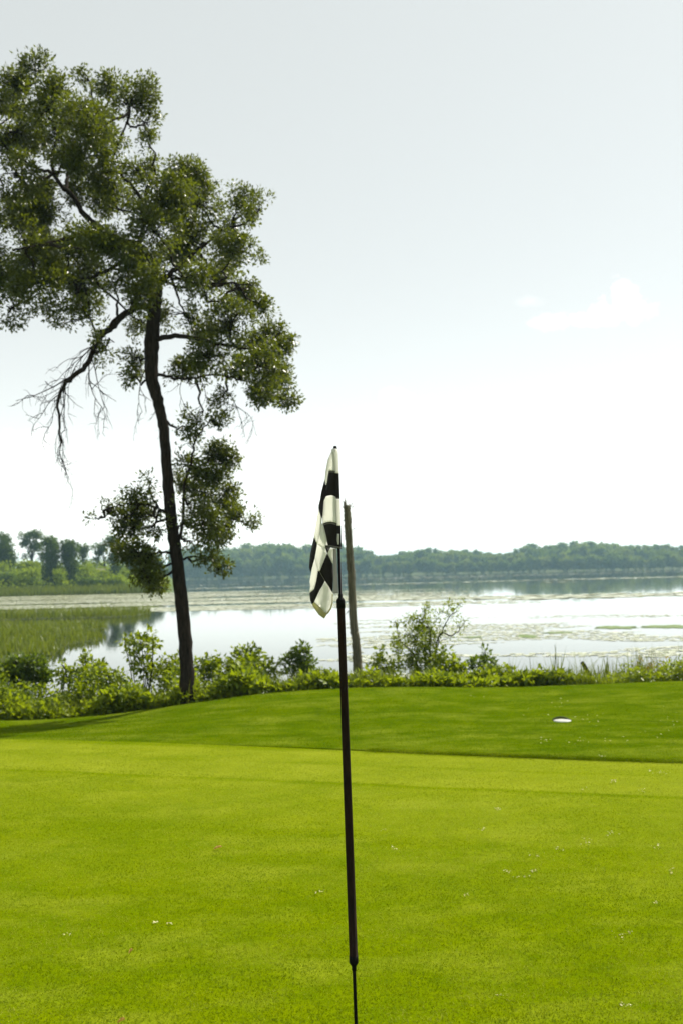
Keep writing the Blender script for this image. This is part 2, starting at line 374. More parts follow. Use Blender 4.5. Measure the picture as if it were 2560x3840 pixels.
var = np.clip(0.36 + pv * 1.3 + rng.normal(0, 0.27, n), 0, 1)
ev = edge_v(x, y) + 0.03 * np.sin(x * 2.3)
var = np.clip(var + 0.42 * sstep(V_LINE * 1.02, V_LINE * .95, ev) * sstep(-.05, -.2, ev) + 0.2 * sstep(V_LINE * 2.15, V_LINE * 2.0, ev) * sstep(V_LINE, V_LINE * 1.04, ev), 0, 1)   # lighter mower passes: sheen of grass laid the other way, painted into blades
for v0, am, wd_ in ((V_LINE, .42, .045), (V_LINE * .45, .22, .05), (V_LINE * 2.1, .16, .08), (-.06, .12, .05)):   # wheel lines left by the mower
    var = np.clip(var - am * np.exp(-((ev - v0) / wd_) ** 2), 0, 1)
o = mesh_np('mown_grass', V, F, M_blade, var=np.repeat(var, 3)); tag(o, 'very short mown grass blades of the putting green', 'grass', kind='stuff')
x, y = scatter_view(330000, 8.0, 14.8, 0.9)
e = edge_v(x, y); k = (e > 0.0) & (y < crest_y(x) + 0.6); x, y = x[k], y[k]
# extra fringe along the lip
uf = rng.uniform(4, 19, 40000); vf = rng.normal(0.015, 0.034, 40000); fx, fy = uv2xy(uf, vf)
x = np.concatenate([x, fx]); y = np.concatenate([y, fy]); n = len(x)
P = np.stack([x, y, lawn_z(x, y) - 0.002], 1)
hh = rng.uniform(0.008, 0.020, n); hh[-40000:] *= rng.uniform(0.6, 1.5, 40000)
V, F = blades_tri(P, hh, rng.uniform(0.004, 0.007, n), 0.7)
o = mesh_np('lawn_grass', V, F, M_rblade, var=np.repeat(np.clip(0.40 + 1.3 * patchy(x, y) + rng.normal(0, 0.2, n), 0, 1), 3)); tag(o, 'mown lawn grass on the mound behind the green', 'grass', kind='stuff')

# ------------------------------------------------------------------ foliage builders
def leaf_geo(P, A, N, L, W):
    A = nrm(A); Sd = nrm(np.cross(A, N)); N = np.cross(Sd, A)
    L = L[:, None]; W = W[:, None]
    mid = P + A * L * 0.45 - N * L * 0.05
    V = np.stack([P, mid + Sd * W * 0.5 + N * W * 0.22, mid - Sd * W * 0.5 + N * W * 0.22, P + A * L - N * L * 0.12, mid], 1)
    n = len(P); b = (np.arange(n) * 5)[:, None]
    F = np.concatenate([b + np.array([[0, 4, 1]]), b + np.array([[4, 3, 1]]), b + np.array([[0, 2, 4]]), b + np.array([[4, 2, 3]])], 0)
    return V.reshape(-1, 3), F
def clump_leaves(C, per, spread, L0, L1, up=0.8, out=None, asp=0.55):
    """leaves radiating from clump centres C"""
    n = len(C) * per; P = np.repeat(C, per, 0)
    d = nrm(rng.normal(0, 1, (n, 3)) + np.array([0, 0, 0.15]))
    if out is not None: d = nrm(d + np.repeat(out, per, 0) * 0.5)
    P = P + d * rng.uniform(0.1, 1.0, (n, 1)) * spread
    N = nrm(rng.normal(0, 0.55, (n, 3)) + np.array([0, 0, up]))
    A = nrm(d + rng.normal(0, 0.45, (n, 3)))
    Ls = rng.uniform(L0, L1, n)
    V, F = leaf_geo(P, A, N, Ls, Ls * asp * rng.uniform(0.8, 1.2, n))
    v = np.clip(np.repeat(rng.normal(0.45, 0.16, len(C)), per) + rng.normal(0, 0.18, n), 0, 1)
    return V, F, np.repeat(v, 5)
def in_ellipsoid(c, r, n, shell=2.2):
    d = nrm(rng.normal(0, 1, (n, 3))); q = rng.random((n, 1)) ** (1 / shell)
    return c + d * q * r, d
def join(parts):
    V = []; F = []; A = []; n = 0
    for v, f, a in parts: V.append(v); F.append(f + n); A.append(a); n += len(v)
    return np.vstack(V), np.vstack(F), np.concatenate(A)

# ------------------------------------------------------------------ the oak
TY = 14.0
def T(pts, Y=TY, dy=None):
    return np.array([at(p[0] * S, p[1] * S, Y + (dy[i] if dy is not None else 0)) for i, p in enumerate(pts)])
PXM = S * TY / FPX                                  # overview pixel -> metres at the tree
tb = T([(431, 1612)])[0]
oak = thing('oak_tree', tb, 'tall leaning oak tree with a dark bare trunk and a ragged crown at the left', 'tree')
mb = MB()
tr = [(431, 1625), (431, 1560), (428, 1500), (415, 1350), (399, 1230), (388, 1130), (378, 1000), (366, 930), (349, 870), (350, 790), (355, 720), (360, 650), (346, 600), (318, 562)]
tw = [19, 16.5, 15.5, 14.5, 13.5, 12.8, 11.5, 12, 15, 17, 14.5, 13, 10.5, 8]
trP = curve_pts(T(tr), 90, 0.004); trR = np.interp(np.linspace(0, 1, 90), np.linspace(0, 1, len(tw)), tw) * PXM
mb.tube(trP, trR, 18, 0.035); mb.build('trunk', M_bark, oak)
LIMBS = []                                          # (points, start radius px, end radius px)
def limb(pts, r0, r1, dy, n=26):
    P = curve_pts(T(pts, TY, np.linspace(dy[0], dy[1], len(pts))), n, 0.008)
    m = MB(); m.tube(P, np.linspace(r0, r1, n) * PXM, 8, 0.05); m.build('limb', M_bark, oak); LIMBS.append(P)
limb([(318, 562), (280, 552), (235, 525), (195, 492), (168, 452), (140, 425), (124, 398), (120, 355), (135, 310)], 8.5, 3, (0, -0.4))
limb([(150, 438), (156, 400), (160, 372), (190, 330), (225, 290)], 4.5, 2, (-0.2, 0.8))
limb([(358, 660), (385, 635), (420, 605), (455, 575), (500, 540), (560, 490)], 7, 2, (0, 0.9))
limb([(350, 780), (395, 772), (440, 775), (500, 790), (560, 800), (620, 815)], 7, 2, (0, -0.8))
limb([(352, 705), (320, 705), (285, 722), (248, 757), (222, 790), (208, 822), (193, 845), (165, 868), (150, 882)], 8.5, 4.5, (0, -0.9))
limb([(346, 610), (290, 600), (240, 625), (180, 645), (110, 660), (40, 680)], 6, 2, (0, 1.0))
limb([(318, 562), (330, 520), (335, 470), (350, 420), (420, 390)], 6, 2, (0, 0.6))
limb([(235, 525), (170, 545), (100, 560), (30, 575)], 5, 2, (-0.1, -1.1))
limb([(335, 470), (300, 420), (260, 380), (285, 300), (300, 250)], 4.5, 1.6, (0.2, -0.8))
limb([(124, 398), (70, 380), (20, 340), (-40, 300)], 4, 1.6, (-0.4, 0.5))
limb([(135, 310), (100, 250), (80, 190)], 3.2, 1.2, (-0.4, 0.2))
limb([(358, 860), (430, 870), (500, 860), (580, 880)], 4, 1.5, (0, 0.8))
limb([(404, 1268), (420, 1200), (425, 1120), (440, 1060), (455, 1000), (490, 960)], 4.4, 1.4, (0, -0.5))
limb([(398, 1225), (430, 1195), (480, 1180), (540, 1185)], 3.4, 1.2, (0, 0.6))
limb([(394, 1185), (360, 1165), (310, 1155), (240, 1172)], 3.4, 1.0, (0, -0.5))
limb([(404, 1270), (360, 1270), (330, 1300), (345, 1340)], 3.0, 1.0, (0, -0.6))
limb([(408, 1290), (450, 1278), (500, 1295)], 3.0, 1.0, (0, 0.4))
limb([(359, 640), (420, 660), (500, 650), (580, 655)], 4.0, 1.2, (0, -1.0))

# clusters of leaves: centre, half-width, half-height in the overview, density, depth offset
CL = [(80,160,34,30,1,0),(20,190,42,36,1,.3),(-60,250,90,80,1,-.3),(-120,380,90,110,1,.2),(205,175,36,26,1,.6),(262,195,40,26,.9,.2),(120,240,72,50,1,-.5),(205,262,70,46,1,.5),(300,235,44,40,.9,-.3),(338,280,26,36,1,-.2),
 (40,300,70,60,1,.4),(130,320,58,44,.8,.9),(215,335,54,32,1,-.8),(345,330,14,36,1.0,0),(40,410,66,54,1,-.7),(80,490,70,48,1,.6),(180,400,50,40,.6,1.0),(240,400,44,42,1,-.5),(320,385,50,32,1,.3),(410,395,52,30,1,.7),(455,392,24,30,.9,.2),
 (380,455,80,52,1.1,-.6),(460,470,56,54,1,.5),(545,462,40,32,.9,.3),(605,478,36,30,.9,-.1),(540,510,44,34,.9,.6),(592,592,20,13,1,.2),(540,570,40,36,1,-.4),(440,550,72,52,1.1,.8),(350,520,66,44,1.1,-.9),(270,485,50,46,.9,.4),(245,565,66,42,1,-1.1),(160,570,70,48,1,.5),(60,570,66,52,1,-.4),
 (0,640,56,54,1,.3),(85,655,62,48,1,-.5),(20,712,46,32,1,.2),(180,640,62,44,1,.8),(265,640,50,32,.8,-.8),(410,640,66,42,.9,-1.1),(500,645,50,32,.8,.4),(580,655,34,20,1,-.2),(135,705,52,30,1,.1),(195,725,46,28,.9,-.4),(310,690,46,30,.8,-1.0),(60,530,50,40,1,1.1),(-60,560,80,90,1,.2),
 (430,730,70,42,1,.6),(530,735,66,42,1,-.7),(600,765,50,38,1,.3),(650,800,30,34,.9,-.2),(640,862,38,46,1,.2),(560,825,60,42,1,.7),(470,815,54,40,1,-.6),(420,850,40,28,.8,.3),(590,893,44,30,.9,-.4),(645,915,28,20,1,.1),(515,905,26,20,.8,.5),
 (255,775,40,34,.6,-.6),(305,820,28,40,.7,.4),(235,815,30,24,.5,.6),(300,868,16,13,.7,0),(650,760,14,18,.8,0),(560,690,40,26,.8,.5),(600,700,30,22,.8,-.3),
 (470,952,46,20,.9,.2),(505,978,34,22,1,-.3),(438,985,24,18,.7,.1),(450,1035,40,20,.9,-.2),(495,1045,28,36,1,.3),(430,1070,22,18,.7,0),(508,1102,32,20,1,-.2),(465,1125,42,30,.9,.4),(440,1160,34,34,.9,-.4),(505,1165,42,28,1,.2),(555,1188,28,18,1,-.1),(530,1225,24,16,1,.3),(470,1205,42,32,1,-.3),
 (342,1105,24,20,.7,.2),(310,1138,36,18,.8,-.2),(250,1165,30,12,.9,.1),(216,1190,16,5,1,0),(322,1175,48,22,.9,.3),(355,1210,34,24,.9,-.3),(285,1188,34,13,.8,.1),(275,1245,28,16,1.2,.2),(312,1275,46,22,1.3,-.2),(345,1338,34,26,1.3,.1),(362,1300,36,24,1.2,.3),(330,1310,34,24,1.1,-.3),(300,1215,40,18,1.0,.3),
 (175,440,44,34,.8,.9),(150,355,46,36,.8,-.9),(95,440,46,40,.9,.9),(222,462,36,34,.8,1.0),(330,600,56,28,.8,.9),(520,600,40,34,.9,.9),(205,690,46,26,.8,.9),(330,745,36,26,.7,.9),(470,700,50,34,.9,-.9),(390,590,60,36,.9,1.2),(300,450,40,36,.9,1.0),(120,610,60,40,1,1.1),(20,480,60,50,1,1.0),(430,440,60,40,.9,1.2),(180,290,60,40,.9,-1.2),(60,240,60,50,.9,1.0),(500,780,60,36,.9,1.1),(600,840,50,40,.9,-1.0),(360,500,50,40,.8,1.1),(250,310,40,30,.9,1.1),(562,1178,26,18,1,.1),(582,1196,12,10,1,0),(545,1210,26,16,1,-.3),(520,1130,28,20,.9,.3),(482,1092,36,26,.9,-.3),(522,1062,20,18,.9,.2),(540,1155,28,18,.9,.2),(505,1245,30,14,.9,.2),(430,1110,26,26,.8,.5),
 (465,1280,46,14,1,-.1),(510,1303,22,11,1,.2),(440,1245,26,20,.9,0)]
parts = []; twg = MB(); allL = np.vstack(LIMBS + [trP[45:]])
for (cx, cy_, rx, ry, dn, dz) in CL:
    c = at(cx * S, cy_ * S, TY + dz * 1.3); r = np.array([rx, (rx + ry) * 0.5, ry]) * PXM
    area = math.pi * r[0] * r[2]
    nc = max(5, int(820 * area * dn + 4))
    Cc, out = in_ellipsoid(c, r * 0.93, nc); nz_ = rng.random((nc, 1)) < .22; Cc = np.where(nz_, c + (Cc - c) * rng.uniform(1.05, 1.4, (nc, 1)), Cc)   # ragged outline
    Cc = Cc + np.array([(mnoise.noise((q[0] * 1.6, q[1] * 1.6, q[2] * 1.6)), mnoise.noise((q[0] * 1.6 + 9, q[1] * 1.6, q[2] * 1.6)), mnoise.noise((q[0] * 1.6, q[1] * 1.6 + 9, q[2] * 1.6)) * .8) for q in Cc]) * min(.26, 1.1 * r.min())
    # knock random holes so the sky shows through
    keep = np.array([mnoise.noise(tuple(q * 2.6)) + 0.5 * mnoise.noise(tuple(q * 6.0)) > -0.10 for q in Cc]); 
    if keep.sum() > 3: Cc, out = Cc[keep], out[keep]
    parts.append(clump_leaves(Cc, 13, 0.115, 0.036, 0.070, 0.75, out, 0.50))
    j = np.argmin(np.linalg.norm(allL - c, axis=1)); a = allL[j]
    hub = c - (c - a) * 0.1
    if np.linalg.norm(c - a) > 0.08:
        twg.tube(curve_pts([a, (a + hub) / 2 + np.array([0, 0, -0.06]), hub], 7, 0.02), np.linspace(0.022, 0.011, 7), 5)
    for q in Cc[::5]:
        twg.tube(curve_pts([hub, (hub + q) / 2 + rng.normal(0, 0.05, 3), q], 5, 0.012), np.linspace(0.009, 0.003, 5), 3, cap=False)
V, F, A = join(parts); mesh_np('crown', V, F, M_leaf, oak, var=A, kind='stuff')
twg.build('twigs', M_twig, oak, kind='stuff')
# the bare drooping branch under the crown on the left
bare = MB()
bp = T([(150, 882), (137, 905), (132, 928), (138, 965), (136, 1000), (140, 1020)], TY - 0.9); bare.tube(curve_pts(bp, 14, 0.01), np.linspace(4.2, 2.0, 14) * PXM, 6)
def dead(p, d, L, r, lev):
    d = nrm(d); pts = [p]; n = 6
    for i in range(n):
        d = nrm(d + rng.normal(0, 0.22, 3) * np.array([1, 0.6, 1]) + np.array([0, 0, -0.13])); pts.append(pts[-1] + d * L / n)
    bare.tube(curve_pts(pts, 8), np.linspace(r, r * 0.35, 8), 4, cap=False)
    if lev:
        for i in (1, 2, 3, 4, 5, 6):
            if rng.random() < (0.85 if lev > 1 else 0.6): dead(pts[i], d + rng.normal(0, 0.8, 3) * np.array([1, .7, 1]), L * rng.uniform(0.28, 0.5), r * 0.6, lev - 1)
for (sx_, sy_, ex, ey, r_) in [(140,1020,95,1090,1.3),(140,1020,118,1125,1.3),(150,882,75,960,1.8),(193,845,75,905,1.4),(165,868,90,975,1.8),(205,830,215,960,1.7),(150,882,185,1000,1.6),(137,905,70,965,1.5),(222,790,90,850,1.6),(210,820,290,900,1.6),(250,760,110,830,1.6),(137,1000,170,1070,1.2),(132,930,95,1000,1.2),
        (340,830,300,930,1.5),(352,880,330,960,1.2),(420,850,440,940,1.2),(500,880,560,980,1.2),(460,860,480,930,1.2),(540,930,585,985,0.9)]:
    a = at(sx_ * S, sy_ * S, TY - 0.7); b = at(ex * S, ey * S, TY - 0.7 + rng.normal(0, 0.3))
    dead(a, b - a, np.linalg.norm(b - a), r_ * PXM, 2)
o = bare.build('bare_branch', M_twig, oak); o['label'] = 'leafless dead branch drooping below the crown'

# ------------------------------------------------------------------ broken dead trunk behind the flag
SY = 17.0
sp = [(1342, 2560), (1340, 2500), (1333, 2400), (1325, 2340), (1317, 2176), (1311, 2087), (1306, 1997), (1303, 1938), (1300, 1895)]
spw = [19, 17.5, 16, 15, 14.6, 14.4, 14, 13.8, 12.5]
snag = thing('dead_trunk', at(1342, 2540, SY), 'broken bare grey dead tree trunk standing just behind the flag', 'dead tree')
mb = MB(); P = curve_pts([at(a, b, SY) for a, b in sp], 60, 0.003); rr = np.interp(np.linspace(0, 1, 60), np.linspace(0, 1, 9), spw) * SY / FPX
mb.tube(P, rr, 14, 0.05); mb.build('trunk', M_snag, snag)
mb = MB(); top = P[-1]                               # splintered top
for k in range(9):
    a = k / 9 * 2 * math.pi; h = [.20, .06, .05, .09, .04, .12, .17, .13, .08][k]; q = top + np.array([math.cos(a) * .042, math.sin(a) * .042, -0.04])
    if q[0] > top[0]: h *= 0.35
    mb.tube([q, q + np.array([math.cos(a) * .006, 0, h * .6]), q + np.array([math.cos(a) * 0.004 - 0.006, 0, h])], [0.024, 0.014, 0.002], 5)
mb.build('splintered_top', M_snag, snag)
for (x0, y0, x1, y1) in [(1300,1905,1281,1870),(1315,1898,1322,1880),(1318,1902,1328,1896),(1322,1985,1339,1974),(1292,1902,1281,1900),(1296,1950,1279,1949),(1299,1993,1281,1992),(1300,2020,1286,2021),(1306,2290,1292,2305)]:
    m = MB(); m.tube(curve_pts([at(x0, y0, SY), at((x0+x1)/2, (y0+y1)/2+2, SY), at(x1, y1, SY-.05)], 5), np.linspace(.009, .003, 5), 5); m.build('branch_stub', M_snag, snag)

# ------------------------------------------------------------------ shrubs on the bank
def shrub(name, label, cat, base, blobs, Y, leaf=(0.05, 0.09), dens=120, mat=None, per=9, spread=0.09, asp=0.55, up=0.7, stem=0.012, twig=True, main=None):
    """blobs: (px, py, rx, ry) in photo pixels at distance Y"""
    b = at(base[0], base[1], Y); b[2] = float(ground_z(np.array(b[0]), np.array(b[1]))) - 0.02
    e = thing(name, b, label, cat); ps = []; st = MB(); k = Y / FPX
    mains = []
    for mp in (main or []):
        MP = curve_pts([b] + [at(q[0], q[1], Y + rng.normal(0, .04)) for q in mp], 18, .008); st.tube(MP, np.linspace(stem * 1.3, stem * .35, 18), 6); mains.append(MP)
    for (px, py, rx, ry) in blobs:
        c = at(px, py, Y + rng.normal(0, 0.15)); r = np.array([rx, (rx + ry) / 2, ry]) * k
        nc = max(4, int(3.2 * dens * math.pi * r[0] * r[2] + 2))
        Cc, out = in_ellipsoid(c, r, nc); ps.append(clump_leaves(Cc, per, spread, leaf[0], leaf[1], up, out, asp))
        if mains:
            MM = np.vstack(mains); j = MM[np.argmin(np.linalg.norm(MM - c, axis=1) + np.where(MM[:, 2] > c[2], .15, 0))]
            P = curve_pts([j, (j + c) / 2 + rng.normal(0, 0.03, 3), c], 7, 0.006); st.tube(P, np.linspace(stem * .5, stem * .2, 7), 4)
        else:
            P = curve_pts([b + rng.normal(0, .05, 3) * np.array([1, 1, 0]), (b + c) / 2 + rng.normal(0, 0.06, 3), c, c + np.array([0, 0, r[2] * .5])], 9, 0.01)
            st.tube(P, np.linspace(stem, stem * .3, 9), 5)
        if twig:
            for q in Cc[::2]:
                j = P[np.argmin(np.linalg.norm(P - q, axis=1))]
                st.tube(curve_pts([j, (j + q) / 2 + rng.normal(0, .02, 3), q], 4), np.linspace(stem * .4, stem * .15, 4), 3, cap=False)
    st.build('stems', M_twig, e); V, F, A = join(ps); mesh_np('foliage', V, F, mat or M_bush, e, var=A, kind='stuff')
    return e
shrub('leafy_sapling', 'upright broad-leaved sapling rising against the water left of the oak trunk', 'sapling', (530, 2560), [(525,2410,30,26),(555,2385,22,22),(555,2440,24,26),(515,2460,30,28),(540,2500,36,30),(480,2430,18,20),(575,2410,14,18),(470,2400,12,14)], 15.6, (0.07, 0.12), 75, M_bush, 6)
shrub('dark_bush', 'dark dense bush at the left edge in front of the marsh', 'bush', (90, 2590), [(60,2500,56,40),(125,2500,46,42),(100,2550,80,36),(20,2530,50,44),(160,2535,30,30)], 16.2, (0.06, 0.10), 110, M_dbush)
shrub('loose_bush', 'loose bush with sprigs standing over the narrow inlet', 'bush', (320, 2600), [(330,2500,46,22),(300,2530,60,30),(370,2520,40,30),(250,2540,36,24),(400,2550,60,30),(320,2465,12,12),(240,2505,8,16)], 15.8, (0.05, 0.10), 85, M_bush)
shrub('pale_bush', 'pale leafy bush against the water midway between oak and flag', 'bush', (930, 2590), [(925,2450,40,22),(890,2480,36,30),(970,2480,36,34),(930,2510,60,36),(1010,2520,40,36)], 16.0, (0.06, 0.10), 90, M_bush)
shrub('round_bush', 'rounded dark green bush just left of the flagstick', 'bush', (1130, 2580), [(1130,2450,42,30),(1150,2490,30,34),(1095,2480,36,34),(1120,2520,50,30)], 16.2, (0.05, 0.085), 130, M_dbush)
shrub('trunk_side_bush', 'low bright bush against the right side of the oak trunk', 'bush', (790, 2590), [(770,2490,36,30),(820,2480,40,26),(780,2530,50,34),(850,2520,36,36)], 15.9, (0.05, 0.09), 100, M_bush)
shrub('leafy_bush', 'leafy bush between the sapling and the oak trunk', 'bush', (640, 2590), [(620,2500,46,26),(660,2490,30,30),(640,2540,50,36),(590,2530,40,30)], 15.5, (0.05, 0.09), 95, M_bush)
shrub('willow_shrub', 'tall thin willow shrub with wispy top right of the dead trunk', 'shrub', (1600, 2570), [(1590,2290,12,28),(1570,2330,30,34),(1600,2350,26,36),(1555,2390,40,40),(1610,2410,36,44),(1500,2400,26,30),(1490,2440,24,30),(1560,2450,55,40),(1620,2470,44,36),(1540,2500,60,34),(1480,2330,8,20),(1530,2330,14,24)], 16.4, (0.04, 0.07), 125, M_bush, 9, 0.09, 0.45, main=[[(1590,2460),(1580,2380),(1590,2270)],[(1560,2480),(1500,2400),(1482,2330)],[(1610,2470),(1610,2380),(1600,2330)]])
shrub('wispy_willow', 'sparse leaning willow stem with few leaves over the lily pads', 'shrub', (1612, 2560), [(1640,2300,24,18),(1680,2270,28,16),(1700,2300,26,22),(1720,2350,18,14),(1650,2350,22,20),(1720,2270,14,12),(1740,2330,8,8),(1690,2390,36,6),(1630,2390,14,16)], 16.6, (0.035, 0.06), 95, M_bush, 7, 0.09, 0.45, 0.7, 0.012, main=[[(1630,2450),(1655,2370),(1680,2320),(1720,2265)],[(1640,2400),(1690,2385),(1730,2350),(1745,2325)]])
shrub('burdock_plant', 'small dark broad-leaved plant standing alone against the lily pads', 'plant', (1800, 2580), [(1815,2450,14,16),(1800,2480,26,20),(1775,2490,20,20),(1835,2490,18,18),(1800,2520,40,24),(1850,2500,10,14)], 16.3, (0.06, 0.11), 80, M_dbush, 6)
shrub('spreading_bush', 'low spreading bush at the foot of the willow shrub', 'bush', (1690, 2590), [(1660,2470,34,30),(1700,2490,34,34),(1650,2520,50,30),(1720,2530,30,30),(1590,2530,40,30)], 16.0, (0.06, 0.11), 95, M_bush, 7)
shrub('small_bush', 'small bush at the foot of the broken dead trunk', 'bush', (1400, 2580), [(1412,2475,22,14),(1400,2505,24,22),(1445,2505,34,24),(1460,2540,50,26),(1425,2445,10,12)], 16.2, (0.06, 0.11), 80, M_bush, 6)
for k_, (px, lab) in enumerate([(2440, 'rusty orange weed among the reeds near the right edge'), (2490, 'rusty weed right of the tallest rusty weed, by the right edge'), (2400, 'thin rusty weed left of the other rusty weeds')]):
    shrub('rusty_weed', lab, 'weed', (px, 2570), [(px, 2490, 14, 22), (px + 6, 2525, 22, 22), (px - 8, 2510, 12, 16)], 16.5, (0.03, 0.06), 75, M_rust, 6, 0.07)

# low continuous undergrowth along the whole bank
def undergrowth(n, x0, x1, hfun, mat, leaf, yspan=(0.25, 3.2), per=7):
    x = rng.uniform(x0, x1, n); d = yspan[0] + (yspan[1] - yspan[0]) * rng.random(n) ** 1.3; y = crest_y(x) + d
    h = hfun(x, d); g_ = ground_z(x, y)
    q = np.array([0.48 + 1.35 * mnoise.noise((a * 1.7, b * 1.7, 5.0)) for a, b in zip(x, y)])
    z = g_ + h * np.clip(q, 0.1, 1.25) * rng.random(n) ** 0.6
    C = np.stack([x, y, z], 1)
    return clump_leaves(C, per, 0.10, leaf[0], leaf[1], 0.8, None, 0.58)
def hf(x, d): return (0.48 + 0.34 * sstep(0.7, -3.0, x) + 0.10 * np.sin(x * 2.1)) * (0.30 + 0.70 * sstep(0.0, 1.2, d)) * (1 - 0.25 * sstep(2.5, 4.0, x)) * (1 - 0.45 * np.exp(-((x - .25) / .45) ** 2))
V, F, A = join([undergrowth(6000, 2.6, 8, lambda x, d: (0.40 + 0.16 * np.sin(x * 2.3) * np.sin(x * 0.9 + 1)) * (0.35 + 0.65 * sstep(0, 1.2, d)) + 0 * x, None, (0.03, 0.07)), undergrowth(15000, -7.5, 3.2, hf, None, (0.045, 0.095)), undergrowth(4200, -7.5, 2.6, hf, None, (0.07, 0.12), (0.15, 0.9), 5)])
o = mesh_np('undergrowth', V, F, M_bush, var=A); tag(o, 'tangled leafy undergrowth covering the bank behind the lawn', 'undergrowth', kind='stuff')
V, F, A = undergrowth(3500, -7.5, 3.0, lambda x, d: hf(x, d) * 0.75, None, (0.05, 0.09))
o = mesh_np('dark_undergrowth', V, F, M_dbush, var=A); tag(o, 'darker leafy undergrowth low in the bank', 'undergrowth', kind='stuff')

# long grass, reeds and marsh: curved blades
def blade_geo(P, h, wd, lean):
    n = len(P); a = rng.uniform(0, 2 * math.pi, n); sx = np.stack([np.cos(a), np.sin(a), 0 * a], 1) * (wd / 2)[:, None]
    l = rng.normal(0, 1, (n, 2)) * np.asarray(lean).reshape(-1, 1) * h[:, None]
    m = P + np.stack([l[:, 0] * .3, l[:, 1] * .3, h * .55], 1); tp = P + np.stack([l[:, 0], l[:, 1], h * (1 - 0.25 * np.clip(np.hypot(l[:, 0], l[:, 1]) / h, 0, 1))], 1)
    V = np.stack([P - sx, P + sx, m - sx * .8, m + sx * .8, tp], 1).reshape(-1, 3); b = (np.arange(n) * 5)[:, None]
    F = np.concatenate([b + np.array([[0, 1, 3]]), b + np.array([[0, 3, 2]]), b + np.array([[2, 3, 4]])], 0)
    return V, F
def grass_stuff(name, label, x, y, h, wd, lean, mat, mean=0.45):
    n = len(x); mean = np.asarray(mean); P = np.stack([x, y, np.maximum(ground_z(x, y), WATER - 0.1) - 0.02], 1); V, F = blade_geo(P, h, wd, lean)
    o = mesh_np(name, V, F, mat, var=np.repeat(np.clip(rng.normal(mean, 0.22, n), 0, 1), 5)); tag(o, label, 'grass', kind='stuff'); return o
n = 11000; x = rng.uniform(1.0, 8.5, n); d = 0.15 + 2.9 * rng.random(n); y = crest_y(x) + d
h = rng.uniform(0.22, 0.60, n) * (0.5 + 0.5 * sstep(0, 0.9, d)) * (0.6 + 0.5 * sstep(1.5, 3.5, x)) * np.clip(np.array([0.7 + 1.6 * mnoise.noise((a * 1.9, b * 1.2, 7.0)) for a, b in zip(x, y)]), .35, 1.7)
grass_stuff('long_grass', 'uncut long grass and weeds between the lawn and the water at the right', x, y, h, rng.uniform(.006, .012, n), 0.3, M_reed, 0.4)
n = 5000; x = rng.uniform(-7, 1.2, n); d = 0.1 + 1.2 * rng.random(n); y = crest_y(x) + d
grass_stuff('tussock_grass', 'pale grass tufts among the bank undergrowth', x, y, rng.uniform(.15, .45, n), rng.uniform(.005, .010, n), 0.4, M_reed, 0.7)
# reed clumps at the water's edge
def cattail(label, px, top, Y, nb, sprd, grp='reed clumps at the water edge'):
    b = at(px, 2560, Y); b[2] = float(ground_z(np.array(b[0]), np.array(b[1]))); hgt = at(px, top, Y)[2] - b[2]
    e = thing('reed_clump', b, label, 'reeds', grp); P = b + np.stack([rng.normal(0, sprd, nb), rng.normal(0, sprd, nb), np.zeros(nb) - 0.03], 1)
    V, F = blade_geo(P, hgt * rng.uniform(0.6, 1.05, nb), rng.uniform(.022, .042, nb), 0.10)
    mesh_np('blades', V, F, M_reed, e, var=np.repeat(rng.uniform(0, .45, nb), 5), kind='stuff')
    st = MB(); P0 = b + np.array([0.02, 0, 0]); st.tube(curve_pts([P0, P0 + np.array([.01, 0, hgt * .6]), P0 + np.array([-.015, 0, hgt * .95])], 6), np.linspace(.007, .004, 6), 5); st.build('stalk', M_reed, e)
cattail('tall thin reed clump standing alone above the white cover', 2082, 2404, 16.5, 24, .05)
cattail('short faint reed clump left of the tall thin one', 1985, 2445, 17.0, 12, .06)
cattail('dense dark green reed clump right of the leaning stake', 2275, 2448, 16.4, 80, .075)
cattail('small reed clump close to the leaning stake', 2240, 2484, 16.5, 40, .05)
cattail('wide reed clump between the dense clump and the rusty weeds', 2385, 2430, 16.8, 50, .13)
cattail('sparse reed clump at the right picture edge', 2530, 2470, 17.2, 20, .12)
cattail('low reed clump left of the rusty weeds', 2330, 2500, 16.8, 18, .1)
mb = MB(); a = at(2225, 2560, 16.7); b_ = at(2180, 2484, 16.6); mb.tube(curve_pts([a, (a + b_) / 2, b_], 8, .004), np.linspace(.05, .03, 8), 7, .08)
o = mb.build('leaning_stake', M_bark); tag(o, 'short dark broken stake leaning left among the reeds', 'stake')

# marsh on the left
def marsh_pts(n):
    x = rng.uniform(-60, -5, n); y = rng.uniform(18, 76, n); k = ground_z(x, y) > -1.05; return x[k], y[k]
x, y = marsh_pts(150000); x, y = x[x > -0.42 * y - 2], y[x > -0.42 * y - 2]; n = len(x)
pm = np.array([0.45 + 0.8 * mnoise.noise((a * .3, b * .3, 2.0)) + 0.6 * mnoise.noise((a * 1.1, b * .9, 4.0)) for a, b in zip(x[::4], y[::4])]); pm = np.repeat(pm, 4)[:n]
if len(pm) < n: pm = np.concatenate([pm, np.full(n - len(pm), .5)])
edge_h = np.where(y > 60, 0.85, 0.55)
grass_stuff('marsh_grass', 'green marsh grass on the low spit at the left', x, y, edge_h * (0.30 + 0.75 * np.clip(pm, 0, 1.2)) * rng.uniform(.7, 1.1, n), rng.uniform(.025, .05, n), 0.30, M_reed, np.clip(0.14 + 0.62 * pm, 0, .95))
